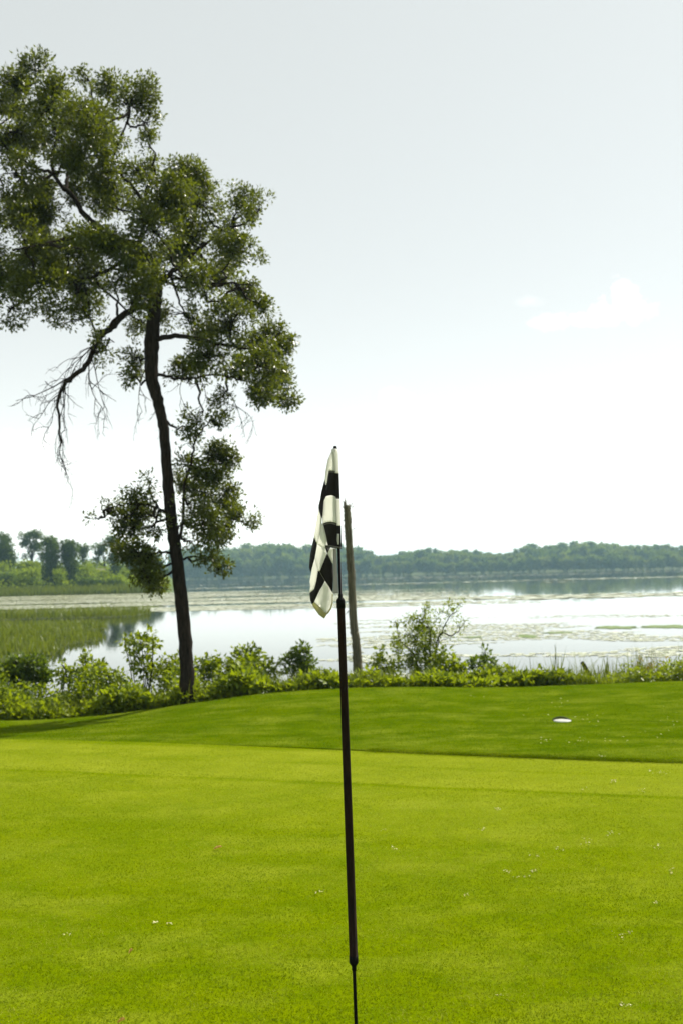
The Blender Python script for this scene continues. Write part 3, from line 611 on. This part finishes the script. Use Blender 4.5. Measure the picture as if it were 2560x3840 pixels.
# fringe of reeds along the left bank's foot
x = rng.uniform(-140, -17, 60000); y = rng.uniform(146, 157, 60000); k = (ground_z(x, y) > -1.4) & (ground_z(x, y) < 0.6); x, y = x[k], y[k]; n = len(x)
grass_stuff('shore_reeds', 'strip of pale green reeds along the foot of the wooded left bank', x, y, rng.uniform(.8, 1.5, n), rng.uniform(.07, .14, n), 0.15, M_reed, 0.6)

# ------------------------------------------------------------------ lily pads and algae
def pads(n, sampler, rmin, rmax, name, label, mat=M_pad, mean=0.55):
    x, y = sampler(n); n = len(x); k = 7; r = rng.uniform(rmin, rmax, n); a0 = rng.uniform(0, 6.28, n)
    ang = a0[:, None] + np.linspace(0.12, 2 * math.pi - 0.12, k)[None]
    tilt = rng.normal(0, 0.03, (n, 2)); dx = np.cos(ang) * r[:, None]; dy = np.sin(ang) * r[:, None]
    z = WATER + 0.006 + rng.uniform(0, .004, (n, 1)) + np.abs(dx * tilt[:, :1] + dy * tilt[:, 1:]) 
    V = np.stack([x[:, None] + dx, y[:, None] + dy, z], -1); c = np.stack([x, y, np.full(n, WATER + .005)], -1)[:, None]
    V = np.concatenate([c, V], 1).reshape(-1, 3); b = (np.arange(n) * (k + 1))[:, None]
    F = np.concatenate([b + np.array([[0, j, j + 1]]) for j in range(1, k)], 0)
    o = mesh_np(name, V, F, mat, var=np.repeat(np.clip(rng.normal(mean, .2, n), 0, 1), k + 1)); tag(o, label, 'lily pads', kind='stuff')
def nfield(x, y, sx, sy, s): return np.array([mnoise.noise((a * sx, b * sy, s)) + 0.5 * mnoise.noise((a * sx * 2.7, b * sy * 2.7, s + 4)) for a, b in zip(x, y)])
def sm_right(n):
    y = 19 + 34 * rng.random(n) ** 1.1; x = (rng.random(n) * 1.02 - 0.08) * 0.42 * y + 0.2
    k = nfield(x, y, .10, .35, 1.0) > (-0.05 + 0.25 * sstep(38, 52, y) + 0.6 * np.exp(-((y - 24.5 - 0.1 * x) / 2.2) ** 2) * sstep(2, 4.5, x) + 0.5 * sstep(0.02, -0.06, x / y)); return x[k], y[k]
pads(15000, sm_right, .06, .13, 'lily_pads', 'pale lily pads floating close to the near shore right of the flag')
def sm_near(n):
    y = rng.uniform(18.2, 23, n); x = rng.uniform(-3.5, 2.0, n); k = nfield(x, y, .2, .5, 6.) > -0.1 + 0.12 * (y - 18.5) - 0.08 * x * 0; return x[k], y[k]
pads(4000, sm_near, .05, .11, 'lily_pads', 'pale lily pads along the near shore left of the flag')
def sm_left(n):
    y = 72 + 82 * rng.random(n) ** 0.9; x = -0.40 * y + rng.random(n) * (0.40 * y + 0.02 * y + 14 * rng.random(n))
    k = (nfield(x, y, .02, .16, 3.0) > -0.16 + 0.6 * sstep(100, 150, y) * sstep(-25, 5, x)) & (ground_z(x, y) < -1.2); return x[k], y[k]
pads(42000, sm_left, .16, .34, 'lily_pads', 'broad pale field of lily pads across the left of the lake')
def sm_mid(n):
    y = 80 + 330 * rng.random(n) ** 1.3; x = (rng.random(n) - 0.3) * 0.8 * y
    k = (nfield(x, y, .006, .05, 8.0) > 0.30) & (ground_z(x, y) < -1.5); return x[k], y[k]
pads(16000, sm_mid, .35, .9, 'lily_pads', 'thin streaks of lily pads far out on the lake')
# green algae mats
def mat_patch(label, px, py, w_, h_, seed):
    c = at_z(px, py, WATER + .012); k = c[1] / FPX; n = 46; a = np.linspace(0, 2 * math.pi, n, endpoint=False)
    rr = np.array([1 + 0.55 * mnoise.noise((math.cos(t_) * 2.2 + seed, math.sin(t_) * 2.2, seed)) + .3 * mnoise.noise((math.cos(t_) * 7, math.sin(t_) * 7 + seed, 1)) for t_ in a])
    dpt = (c[1] ** 2) / FPX / (CAM[2] - WATER) * h_
    V = np.stack([c[0] + np.cos(a) * rr * w_ * k, c[1] + np.sin(a) * rr * dpt, np.full(n, WATER + .012)], 1); V = np.vstack([[c[0], c[1], WATER + .03], V])
    F = np.array([(0, 1 + i, 1 + (i + 1) % n) for i in range(n)])
    tag(mesh_np('algae_mat', V, F, M_algae), label, 'algae', 'floating algae mats')
mat_patch('long green algae mat on the water at the right edge', 2500, 2349, 90, 6, 1.0)
mat_patch('green algae mat left of the long one at the right edge', 2310, 2352, 70, 6, 2.0)
mat_patch('small green algae mat above the thin reeds', 1975, 2386, 34, 6, 3.0)
mat_patch('thin green algae streak right of the wispy willow', 1770, 2389, 36, 2.5, 4.0)
mat_patch('faint algae streak far above the tall reed clump', 2090, 2372, 60, 2.5, 5.0)

# ------------------------------------------------------------------ wooded left bank: separate trees and bushes
def blob_tree(name, label, cat, px, base_py, Y, blobs, leaf, dens, mat, group, trunk=True, hole=-0.3):
    b = at(px, base_py, Y); b[2] = float(ground_z(np.array(b[0]), np.array(b[1]))) - 0.1
    e = thing(name, b, label, cat, group); k = Y / FPX; ps = []; st = MB(); zt = b[2]
    for (x_, y_, rx, ry) in blobs:
        c = at(x_, y_, Y + rng.normal(0, rx * k * .3)); r = np.array([rx, (rx + ry) * .5, ry]) * k; zt = max(zt, c[2])
        nc = max(12, int(dens * 6 * math.pi * r[0] * r[2])); Cc, out = in_ellipsoid(c, r, nc)
        kk = np.array([mnoise.noise(tuple(q * 0.8)) > hole for q in Cc]); Cc = Cc[kk] if kk.sum() > 4 else Cc
        ps.append(clump_leaves(Cc, 8, leaf * 1.8, leaf * .7, leaf * 1.2, .6, None, .7))
        if trunk: st.tube(curve_pts([b, (b * .5 + c * .5) * np.array([1, 1, 1]) + np.array([(b[0] - c[0]) * .3, 0, 0]), c], 6), np.linspace(.16, .05, 6), 5)
    if trunk: st.build('trunk', M_bark, e)
    V, F, A = join(ps); mesh_np('crown' if trunk else 'foliage', V, F, mat, e, var=A, kind='stuff')
G = 'trees on the left bank'
def z1(lst): return [(x * .408, 1950 + y * .408, a * .408, b * .408) for x, y, a, b in lst]   # from the enlarged crop
bt = [('dark cone-shaped tree at the left picture edge', 40, 2115, 190, [(40,170,45,50),(50,250,75,60),(60,340,85,60),(20,300,60,80),(90,390,70,40)], M_near_far, -.6),
      ('airy tree with gaps in its wide crown beside the dark cone-shaped one', 120, 2100, 200, [(210,150,40,35),(280,150,60,45),(350,150,45,40),(230,220,40,40),(340,240,45,40),(290,300,30,40),(220,330,30,30),(300,220,50,40)], M_near_far, -.05),
      ('tallest dark tree reaching down to the reeds, left of its twin', 190, 2212, 165, [(450,210,60,50),(500,250,45,60),(460,330,75,80),(470,440,70,80),(460,540,65,80),(530,600,60,50)], M_near_far, -.6),
      ('round-topped tree reaching down to the reeds, right twin', 262, 2212, 166, [(620,240,60,45),(660,270,70,60),(600,330,50,70),(650,400,75,80),(640,520,65,80),(660,590,55,50)], M_near_far, -.6),
      ('thin pale tree between the round-topped tree and the slender ones', 310, 2130, 185, [(760,280,50,40),(770,370,35,50),(800,260,30,25)], M_near_far, 0),
      ('slender tree with bare trunk beside the sandy patch', 395, 2150, 185, [(900,240,60,36),(930,300,50,50),(880,380,40,30),(950,260,40,40)], M_near_far, -.1),
      ('feathery tree behind the hanging oak leaves on the left bank', 430, 2150, 180, [(1020,180,50,36),(1060,250,60,60),(1040,350,60,60),(1080,450,50,70)], M_near_far, -.3),
      ('low dark tree near the tip of the left bank', 505, 2185, 175, [(1200,380,60,60),(1240,450,60,60),(1220,540,45,50),(1160,300,60,50)], M_near_far, -.4),
      ('bluish tree behind the oak trunk on the left bank', 590, 2190, 230, [(1350,330,70,60),(1430,380,70,60),(1380,450,80,70),(1480,460,60,60)], M_near_far, -.5)]
for lab, px, by, Y_, bl, m_, ho in bt: blob_tree('bank_tree', lab, 'tree', px, by, Y_, z1(bl), .42, 3.4, m_, G, True, ho)
hb = [('bright yellow-green bush under the airy tree', [(270,420,90,40),(330,440,60,40),(200,430,50,40)], 186, M_hbush),
      ('yellow-green bush at the left edge under the cone-shaped tree', [(20,440,60,40),(-60,460,60,50)], 186, M_hbush),
      ('wide bright bush halfway down the left slope', [(240,500,120,34),(330,490,50,30)], 172, M_hbush),
      ('olive bush low on the left slope at the picture edge', [(60,540,110,40),(30,600,90,40),(150,620,70,36)], 164, M_near_far),
      ('grey-green bush left of the tall dark tree foot', [(230,570,90,40),(300,600,80,40),(180,560,60,30)], 163, M_hbush),
      ('small yellowish bush between the two tall dark trees', [(550,500,45,50),(560,570,40,50)], 160, M_hbush),
      ('bright sloping bush right of the round-topped tree', [(790,470,80,30),(880,500,90,34),(960,520,60,36)], 176, M_hbush),
      ('grey-green bush at the reeds right of the round-topped tree', [(780,580,90,44),(860,590,70,44),(920,600,60,36)], 160, M_near_far),
      ('long yellow-green bush sloping to the tip of the left bank', [(1060,550,80,30),(1140,590,80,30),(1010,590,80,36),(1220,610,60,22)], 161, M_hbush),
      ('pale bush beside the low dark tree near the bank tip', [(1160,500,50,36),(1180,540,50,30)], 172, M_hbush),
      ('last low bush on the tip of the left bank', [(1330,610,70,24),(1430,615,70,22),(1520,620,60,18)], 165, M_hbush)]
for lab, bl, Y_, m_ in hb:
    bl = z1(bl); blob_tree('bank_bush', lab, 'bush', bl[0][0], bl[0][1] + bl[0][3], Y_, bl, .34, 5.0, m_, 'bushes on the left bank', False, -.5)
# undisturbed scrub cover on the hill
x = rng.uniform(-110, -22, 3000); y = rng.uniform(150, 215, 3000); k = ground_z(x, y) > -.4; x, y = x[k], y[k]
V, F, A = clump_leaves(np.stack([x, y, ground_z(x, y) + rng.uniform(0, 1.2, len(x))], 1), 9, 1.0, .25, .5, .6, None, .7)
tag(mesh_np('hill_scrub', V, F, M_hbush, var=A), 'low green scrub covering the left bank', 'scrub', kind='stuff')
c = at(358, 2140, 178); n = 14; a = np.linspace(0, 6.283, n, endpoint=False)
V = [(c[0] + math.cos(t_) * (1.6 + .3 * math.sin(3 * t_)), c[1] + math.sin(t_) * 3, c[2] + math.sin(t_) * .45 - .1) for t_ in a] + [(c[0], c[1], c[2] + .25)] + [(c[0] + math.cos(t_) * 1.6, c[1] + math.sin(t_) * 3, c[2] - 1.5) for t_ in a]
F = [(n, i, (i + 1) % n) for i in range(n)]
F += [(i, n + 1 + i, n + 1 + (i + 1) % n) for i in range(n)]
tag(mesh_np('sandy_patch', V, F, M_sand), 'small pale sandy patch between the trees on the left bank', 'sand')

# ------------------------------------------------------------------ far shore wood
def far_tree(seed, hgt, wid, conic):
    st = np.random.default_rng(seed); C = []
    for i in range(15):
        t_ = st.random(); r_ = wid * (1 - t_ * .85 if conic else math.sqrt(max(.1, 1 - (t_ * 1.7 - .8) ** 2))) * .62
        a_ = st.uniform(0, 6.28); q = st.random() ** .5 * r_
        c_ = np.array([math.cos(a_) * q, math.sin(a_) * q, hgt * (.16 + .74 * t_)]); P_, _ = in_ellipsoid(c_, np.array([wid * .38, wid * .38, hgt * .13]), 14); C.append(P_)
    C = np.vstack(C); V, F, A = clump_leaves(C, 5, .8, .6, 1.3, .6, None, .8)
    m = MB(); m.tube(curve_pts([(0, 0, -.3), (.1, 0, hgt * .4), (0, 0, hgt * .8)], 6), np.linspace(.28, .08, 6), 5)
    return V, F, A
protos = []
for i, (h_, w_, cn) in enumerate([(10, 4.6, 0), (10, 3.8, 0), (10, 5.4, 0), (10, 3.4, 1), (10, 4.4, 0), (10, 3.2, 0)]):
    V, F, A = far_tree(40 + i, h_, w_, cn)
    me_o = mesh_np('shore_tree', V, F, M_far, var=A); protos.append(me_o)
SKX = [-200, 0, 440, 560, 640, 700, 760, 800, 840, 868, 920, 960, 1010, 1060, 1115, 1152, 1200, 1280, 1370, 1430, 1500, 1568, 1800]
SKY = [1262, 1262, 1258, 1255, 1245, 1255, 1260, 1250, 1260, 1277, 1266, 1259, 1263, 1262, 1266, 1272, 1253, 1249, 1243, 1253, 1250, 1253, 1255]
used = set(); cnt = 0
def put_far(px, dback, hmul, group, label):
    global cnt
    Y0 = 560.0
    for _ in range(4):
        xw = (px - 784) * S * Y0 / FPX; Y0 = float(far_y(np.array(xw))) + dback
    xw = (px - 784) * S * Y0 / FPX; gz = float(ground_z(np.array(xw), np.array(Y0)))
    top = at(px * S, np.interp(px, SKX, SKY) * S, Y0)[2]
    h_ = max(4.0, (top - gz) * hmul)
    i = int(rng.integers(0, 6)); src = protos[i]
    o = src if i not in used else src.copy()
    if i in used: col.objects.link(o)
    used.add(i); s_ = h_ / 9.6; sw = s_ * rng.uniform(.85, 1.2) * (1.0 if h_ < 12 else .85)
    o.location = (xw, Y0, gz - .2); o.scale = (sw, sw, s_); o.rotation_euler = (0, 0, rng.uniform(0, 6.28))
    tag(o, label, 'tree', group); cnt += 1
px = 395.0
while px < 1640:
    put_far(px, rng.uniform(-1, 5), rng.uniform(.42, .66), 'trees at the waterline of the far shore', 'hazy low tree in the front row at the waterline of the far shore'); px += rng.uniform(7, 13)
px = 395.0
while px < 1640:
    put_far(px, rng.uniform(26, 44), rng.uniform(.72, .88), 'trees in the middle of the far wood', 'hazy tree in the middle rows of the wood across the lake'); px += rng.uniform(9, 15)
px = 395.0
while px < 1640:
    put_far(px, rng.uniform(70, 100), rng.uniform(.9, 1.06), 'skyline trees of the far wood', 'hazy tall tree on the skyline of the wood across the lake'); px += rng.uniform(10, 16)

# ------------------------------------------------------------------ flagstick
FY = 3.7
def mat_simple(name, c, rough, spec=.4, c2=None, scale=30):
    return plain_mat(name, c, c2 or c, scale, rough, spec)
M_pole = plain_mat('painted_pole', (0.006, 0.005, 0.004), (0.022, 0.012, 0.008), 40, .7, .04, .15, .002, (1, 1, .3))
M_black = mat_simple('black_plastic', (.004, .004, .004), .6, .06)
A0, A1 = at(1256.5, 1678, FY), at(1334, 3840, FY)
axd = nrm(A0 - A1); 
def onp(py):                                         # point on the stick axis at photo row py
    d = ray(1256.5 + (py - 1678) / (3840 - 1678) * 77.5, py); tq = (A1[1] + 0) / d[1]; return CAM + d * (FY / d[1])
k = FY / FPX
base = A1 + (A1 - A0) * ((A1[2] + 0.02) / (A0[2] - A1[2]))
stick = thing('flagstick', base, 'black golf flagstick standing on the putting green', 'flagstick')
def rod(name, mat, prof, sides=24):
    m = MB(); m.tube([onp(p_) if p_ is not None else base for p_, _ in prof], [r_ * k for _, r_ in prof], sides); return m.build(name, mat, stick)
rod('lower_rod', M_black, [(None, 6.4), (3840, 6.4), (3620, 6.2), (3600, 6.2)])
rod('lower_collar', M_black, [(3640, 7.0), (3638, 8.4), (3626, 8.6), (3622, 9.0), (3611, 16.2), (3606, 16.8), (3584, 17.0), (3583, 15.2)])
rod('shaft', M_pole, [(3590, 15.4), (3200, 15.2), (2700, 14.6), (2270, 14.2), (2262, 14.2)])
rod('upper_collar', M_black, [(2281, 14.6), (2280, 16.0), (2252, 15.8), (2250, 15.4), (2241, 8.8), (2240, 8.0), (2228, 7.6), (2227, 5.8)])
rod('upper_rod', M_black, [(2235, 6.0), (1690, 5.2), (1683, 5.2)])
rod('tip_cap', M_black, [(1686, 7.0), (1682, 7.2), (1677, 6.4), (1673, 5.6), (1672.4, 3.0)])

# ------------------------------------------------------------------ checkered flag, drooping in folds
def cloth_mat(name, c, tcol, tf):
    m, t, o = newmat(name); n = tnoise(t, 55, 5, .6, stretch=(1, 1, .35)); wv = tnoise(t, 900, 2, .5)
    cc = mixc(t, .25, c, mixc(t, n, c, tuple(v * .75 for v in c)))
    p = pbsdf(t, cc, .75, .2, bump(t, n, .25, .004)); p.inputs['Sheen Weight'].default_value = .1
    tr = t.nodes.new('ShaderNodeBsdfTranslucent'); tr.inputs[0].default_value = (*tcol, 1)
    mx = t.nodes.new('ShaderNodeMixShader'); mx.inputs[0].default_value = tf
    t.links.new(p.outputs[0], mx.inputs[1]); t.links.new(tr.outputs[0], mx.inputs[2]); t.links.new(mx.outputs[0], o.inputs[0]); return m
M_wc = cloth_mat('white_nylon', (.74, .74, .71), (.92, .92, .87), .62)
M_bc = cloth_mat('black_nylon', (.012, .010, .011), (.02, .016, .016), .25)
M_hem = cloth_mat('cream_hem', (.50, .48, .28), (.55, .52, .25), .5)
M_sheer = cloth_mat('grey_inner_nylon', (.40, .40, .40), (.42, .42, .41), .4)
M_thr = mat_simple('thread', (.42, .41, .38), .8)
flag = thing('golf_flag', onp(2050), 'black and white checkered golf flag drooping from the flagstick', 'flag')
def zpt(zx, zy, lay):                                # enlarged-crop pixel -> 3-D, with the fold depth of its layer
    px, py = 1050 + zx / 3.36, 1640 + zy / 3.36
    wr = .0022 * math.sin(zx * .045 + zy * .012) + .0016 * math.sin(zy * .02 + zx * .02)
    if lay == 's': d = -.0105 + .00025 * abs((zx - (660 + zy * .078)) ) * .3
    elif lay == 'f': d = -.0085 + .022 * float(sstep(700, 530, zx)) + wr * .8
    elif lay == 'h': d = -.0115 + .010 * float(sstep(700, 560, zx))
    elif lay == 'b': d = .016
    else:
        u = (zx - 370) / 300.0
        d = .014 + .020 * math.sin(u * 5.2 + zy * .0016) * float(sstep(300, 1300, zy)) + .02 * float(sstep(560, 400, zx)) + wr * 1.3
    return at(px, py, FY + d)
def cloth(name, poly, mat, lay, off=0.0):
    bm = bmesh.new(); vs_ = []
    n = len(poly)
    for i in range(n):                               # edge subdivision so that folds bend
        a, b2 = np.array(poly[i], float), np.array(poly[(i + 1) % n], float); m_ = max(1, int(np.linalg.norm(b2 - a) / 28))
        for j in range(m_): vs_.append(tuple(a + (b2 - a) * j / m_))
    f = bm.faces.new([bm.verts.new((q[0], q[1], 0)) for q in vs_])
    bmesh.ops.triangulate(bm, faces=[f], quad_method='BEAUTY', ngon_method='BEAUTY')
    for _ in range(2):
        ed = [e_ for e_ in bm.edges if e_.calc_length() > 40 and not e_.is_boundary]
        if ed:
            bmesh.ops.subdivide_edges(bm, edges=ed, cuts=1); bmesh.ops.triangulate(bm, faces=bm.faces[:])
    for v in bm.verts:
        q = zpt(v.co.x, v.co.y, lay); v.co = (q[0], q[1] + off, q[2])
    me = bpy.data.meshes.new(name); bm.normal_update(); bm.to_mesh(me); bm.free(); me.materials.append(mat)
    me.polygons.foreach_set('use_smooth', np.ones(len(me.polygons), dtype=bool))
    o = bpy.data.objects.new(name, me); col.objects.link(o); o.parent = flag; o.matrix_parent_inverse = Matrix.Translation(-flag.location)
    md = o.modifiers.new('thickness', 'SOLIDIFY'); md.thickness = .0006; md.offset = 0
    return o
W, B = M_wc, M_bc
cloth('white_check', [(652,145),(676,140),(706,142),(716,150),(728,185),(735,320),(741,455),(688,452),(680,300),(668,200),(648,165)], W, 's', .0)
cloth('white_check', [(650,165),(672,200),(684,300),(692,424),(640,417),(612,428),(622,330)], W, 'f')
cloth('black_check', [(613,424),(640,417),(692,420),(698,600),(703,750),(665,733),(640,730),(600,736),(558,755),(586,600)], B, 'f')
cloth('black_check', [(686,448),(741,453),(747,620),(752,775),(700,770),(692,600)], B, 's')
cloth('white_check', [(560,753),(600,735),(640,729),(665,732),(702,748),(708,900),(714,1082),(690,1074),(640,1065),(580,1072),(536,1094),(532,950),(543,800)], W, 'f')
cloth('white_check', [(700,772),(752,776),(758,940),(765,1114),(712,1112),(706,940)], W, 's')
cloth('black_check', [(537,1090),(580,1070),(640,1063),(690,1072),(714,1080),(719,1230),(724,1385),(660,1374),(605,1368),(570,1220)], B, 'f')
cloth('black_check', [(711,1112),(765,1114),(770,1250),(774,1404),(722,1396),(716,1250)], B, 's')
cloth('white_tab', [(721,1214),(747,1216),(746,1290),(744,1350),(714,1350),(717,1280)], W, 's', -.0025)
cloth('lower_hem', [(572,1360),(640,1360),(700,1374),(772,1378),(774,1405),(700,1398),(640,1389),(570,1398)], B, 'h', -.001)
cloth('white_check', [(654,165),(640,290),(612,470),(590,600),(578,598),(562,545),(575,420),(602,280)], W, 'l')
cloth('black_check', [(561,530),(574,597),(600,600),(575,752),(552,800),(540,950),(532,1020),(512,985),(487,908),(487,860),(505,790),(520,690)], B, 'l', .001)
cloth('white_check', [(489,900),(512,985),(530,1020),(524,1090),(500,1220),(470,1345),(428,1255),(440,1170),(452,1110)], W, 'l')
cloth('white_check', [(524,1080),(545,1100),(575,1220),(607,1365),(570,1402),(520,1380),(470,1345),(490,1240)], W, 'l')
cloth('black_check', [(428,1258),(470,1345),(455,1440),(440,1525),(402,1655),(385,1705),(369,1640),(372,1560),(380,1480),(400,1380)], B, 'l')
cloth('white_check', [(470,1343),(520,1380),(572,1400),(592,1462),(545,1580),(498,1692),(480,1680),(455,1600),(440,1525)], W, 'l')
cloth('white_check', [(600,1395),(690,1395),(686,1460),(680,1510),(666,1592),(640,1545),(598,1462)], W, 'l', .001)
cloth('black_check', [(568,1390),(634,1390),(598,1462)], B, 'l')
cloth('black_check', [(597,1460),(640,1545),(663,1596),(670,1700),(669,1800),(663,1962),(620,1885),(566,1805),(498,1690),(545,1580)], B, 'l')
cloth('black_check', [(480,1680),(498,1690),(567,1804),(535,1870),(500,1925),(465,2000),(430,2082),(406,2108),(381,2050),(374,1962),(430,1915),(455,1825)], B, 'l')
cloth('white_check', [(440,1525),(456,1600),(481,1680),(456,1825),(432,1916),(376,1962),(373,1940),(385,1870),(374,1820),(395,1705),(404,1652)], W, 'l')
cloth('white_check', [(567,1803),(620,1885),(663,1963),(664,2090),(640,2160),(598,2222),(520,2160),(430,2080),(465,2000),(500,1925)], W, 'l')
cloth('cream_edge', [(405,2106),(431,2074),(500,2135),(560,2195),(600,2218),(556,2283),(490,2236),(440,2165)], M_hem, 'l', -.002)
cloth('cream_edge', [(592,2212),(632,2150),(652,2085),(655,1975),(665,1970),(665,2090),(645,2165),(604,2226)], M_hem, 'l', -.0025)
cloth('grey_inner_fold', [(668,1400),(712,1400),(722,1700),(736,1962),(668,1968),(670,1800),(668,1600)], M_sheer, 'b')
# double stitched seams
def stitch(pts, lay, off=-.0012, r=.00035):
    m = MB(); m.tube(np.array([zpt(a, b, lay) + np.array([0, off, 0]) for a, b in curve_pts(np.array(pts, float), 14)]), r, 4); m.build('stitching', M_thr, flag)
stitch([(616,432), (650,428), (690,432)], 'f'); stitch([(612,442), (650,438), (692,442)], 'f')
stitch([(540,1104), (580,1086), (640,1078), (712,1094)], 'f'); stitch([(542,1112), (580,1094), (640,1086), (712,1102)], 'f')
stitch([(704,762), (752,765)], 's'); stitch([(574,1368), (640,1366), (772,1386)], 'h', -.0025); stitch([(572,1388), (640,1380), (772,1398)], 'h', -.0025)
stitch([(500,1694), (566,1806), (660,1955)], 'l', -.0016); stitch([(600,1466), (662,1596)], 'l', -.0016); stitch([(588,1470), (500,1690)], 'l', -.0016)

# ------------------------------------------------------------------ small things on the grass
c = at_z(2106, 2692, .05); gz = float(lawn_z(np.array(c[0]), np.array(c[1]))); c = np.array([c[0], c[1], gz])
cov = thing('valve_cover', c, 'round white irrigation cover set in the lawn at the right', 'cover')
M_cover = plain_mat('white_cover', (.28, .28, .25), (.52, .52, .48), 30, .6, .4, .2, .004)
m = MB(); m.tube([c + np.array([0, 0, z_]) for z_ in (-.03, .004, .010, .013, .0135)], [.095, .095, .090, .076, .015], 28); m.build('lid', M_cover, cov)
m = MB()  # soil-dark far lip, its shadow put into colour and height
for k_ in range(28):
    a0, a1 = k_ / 28 * 6.2832, (k_ + 1) / 28 * 6.2832
    m.tube([c + np.array([math.cos(a_) * .104, math.sin(a_) * .110, -.018 + .044 * max(0, math.sin(a_))]) for a_ in (a0, (a0 + a1) / 2, a1)], [.012, .013, .012], 5)
m.build('shaded_lip', M_soil, cov)
# fallen oak leaves on the green
M_dry = leaf_mat('dry_leaf', (.30, .16, .03), (.40, .24, .05), (.5, .36, .1), (.5, .3, .05), .2, .6, .3)
def oakleaf(label, px, py, L, rot):
    c = at_z(px, py, .012); n = 24; V = [(c[0], c[1], .014)]
    for i in range(n):
        a = i / n * 6.2832; r_ = (.30 + .13 * math.cos(7 * a) * abs(math.sin(a))) * L; u, v_ = math.cos(a) * L * .5, math.sin(a) * r_ * .9
        V.append((c[0] + u * math.cos(rot) - v_ * math.sin(rot), c[1] + u * math.sin(rot) + v_ * math.cos(rot), .013 + .012 * abs(math.sin(a)) + .006 * math.cos(a)))
    tag(mesh_np('fallen_leaf', V, [(0, 1 + i, 1 + (i + 1) % n) for i in range(n)], M_dry, var=np.full(n + 1, .6)), label, 'leaf', 'dry leaves lying on the green')
oakleaf('dry orange leaf on the green left of the flagstick', 818, 3181, .05, .2)
oakleaf('small brown leaf low on the green, left of the flagstick', 492, 3570, .022, .8)
oakleaf('brown leaf at the bottom picture edge, far left', 455, 3832, .03, .1)
# pale seed husks and sand crumbs
M_husk = leaf_mat('husk', (.34, .33, .10), (.50, .47, .22), (.72, .68, .46), (.5, .47, .2), .2, .7, .1)
spots = [(2330,3925,10,20),(2310,3500,26,14),(2100,3180,18,8),(2010,3205,22,10),(2190,3150,26,16),(2280,3130,30,16),(1900,3265,14,6),(1950,3290,26,8),(1745,3352,12,8),(1870,3728,10,8),(2455,3382,10,8),(2350,3766,22,10),(2330,3495,34,16),(1810,3105,12,8),(1460,3175,24,14),(1860,3030,10,6),(2190,2958,14,6),(2300,2925,12,5),(2410,2960,16,10),(2470,2895,50,12),(2515,3265,8,14),(1195,3340,14,8),(2000,3265,14,4),(2460,3170,14,20),(1440,3110,8,6),(640,3460,6,6),(255,3498,14,6),(580,3455,6,6),(2220,2705,60,20),(2100,2650,30,20),(2420,2760,90,30),(2040,2780,20,12),(2180,2785,60,12),(2260,2840,20,4),(2500,2700,40,40),(2000,2680,90,30),(1790,2630,40,8)]
C = []; Ls = []
for (px, py, sx_, sy_) in spots:
    for _ in range(int(rng.integers(5, 14))):
        q = at_z(px + rng.normal(0, sx_ * .7), py + rng.normal(0, sy_ * .5), .01); z_ = float(lawn_z(np.array(q[0]), np.array(q[1]))) + .022 if edge_v(q[0], q[1]) > 0 else .009
        C.append((q[0], q[1], z_)); Ls.append(rng.uniform(.005, .018) * (1.2 if edge_v(q[0], q[1]) > 0 else 1) * (.6 + q[1] * .06))
C = np.array(C); n = len(C); Ls = np.array(Ls)
dA = rng.normal(0, 1, (n, 3)); dA[:, 2] *= .15
V, F = leaf_geo(C, dA, nrm(rng.normal(0, .3, (n, 3)) + np.array([0, 0, 1])), Ls, Ls * .7)
tag(mesh_np('seed_husks', V, F, M_husk, var=np.repeat(rng.random(n), 5)), 'pale seed husks and crumbs scattered over the turf', 'husks', kind='stuff')

# ------------------------------------------------------------------ haze
bm = bmesh.new(); bmesh.ops.create_cube(bm, size=1)
for v in bm.verts: v.co = (v.co.x * 3700, (-80 if v.co.y < 0 else 3600), (-4.5 if v.co.z < 0 else 42))
me = bpy.data.meshes.new('haze'); bm.to_mesh(me); bm.free(); hz = bpy.data.objects.new('haze', me); col.objects.link(hz)
m = bpy.data.materials.new('haze_air'); m.use_nodes = True; t = m.node_tree; t.nodes.clear(); o = t.nodes.new('ShaderNodeOutputMaterial')
v = t.nodes.new('ShaderNodeVolumePrincipled'); v.inputs['Color'].default_value = (.52, .84, 1.0, 1); v.inputs['Density'].default_value = 0.0004; v.inputs['Anisotropy'].default_value = .25
t.links.new(v.outputs[0], o.inputs['Volume']); me.materials.append(m); hz['kind'] = 'stuff'; hz['label'] = 'thin summer haze over the lake'
print('far trees', cnt)
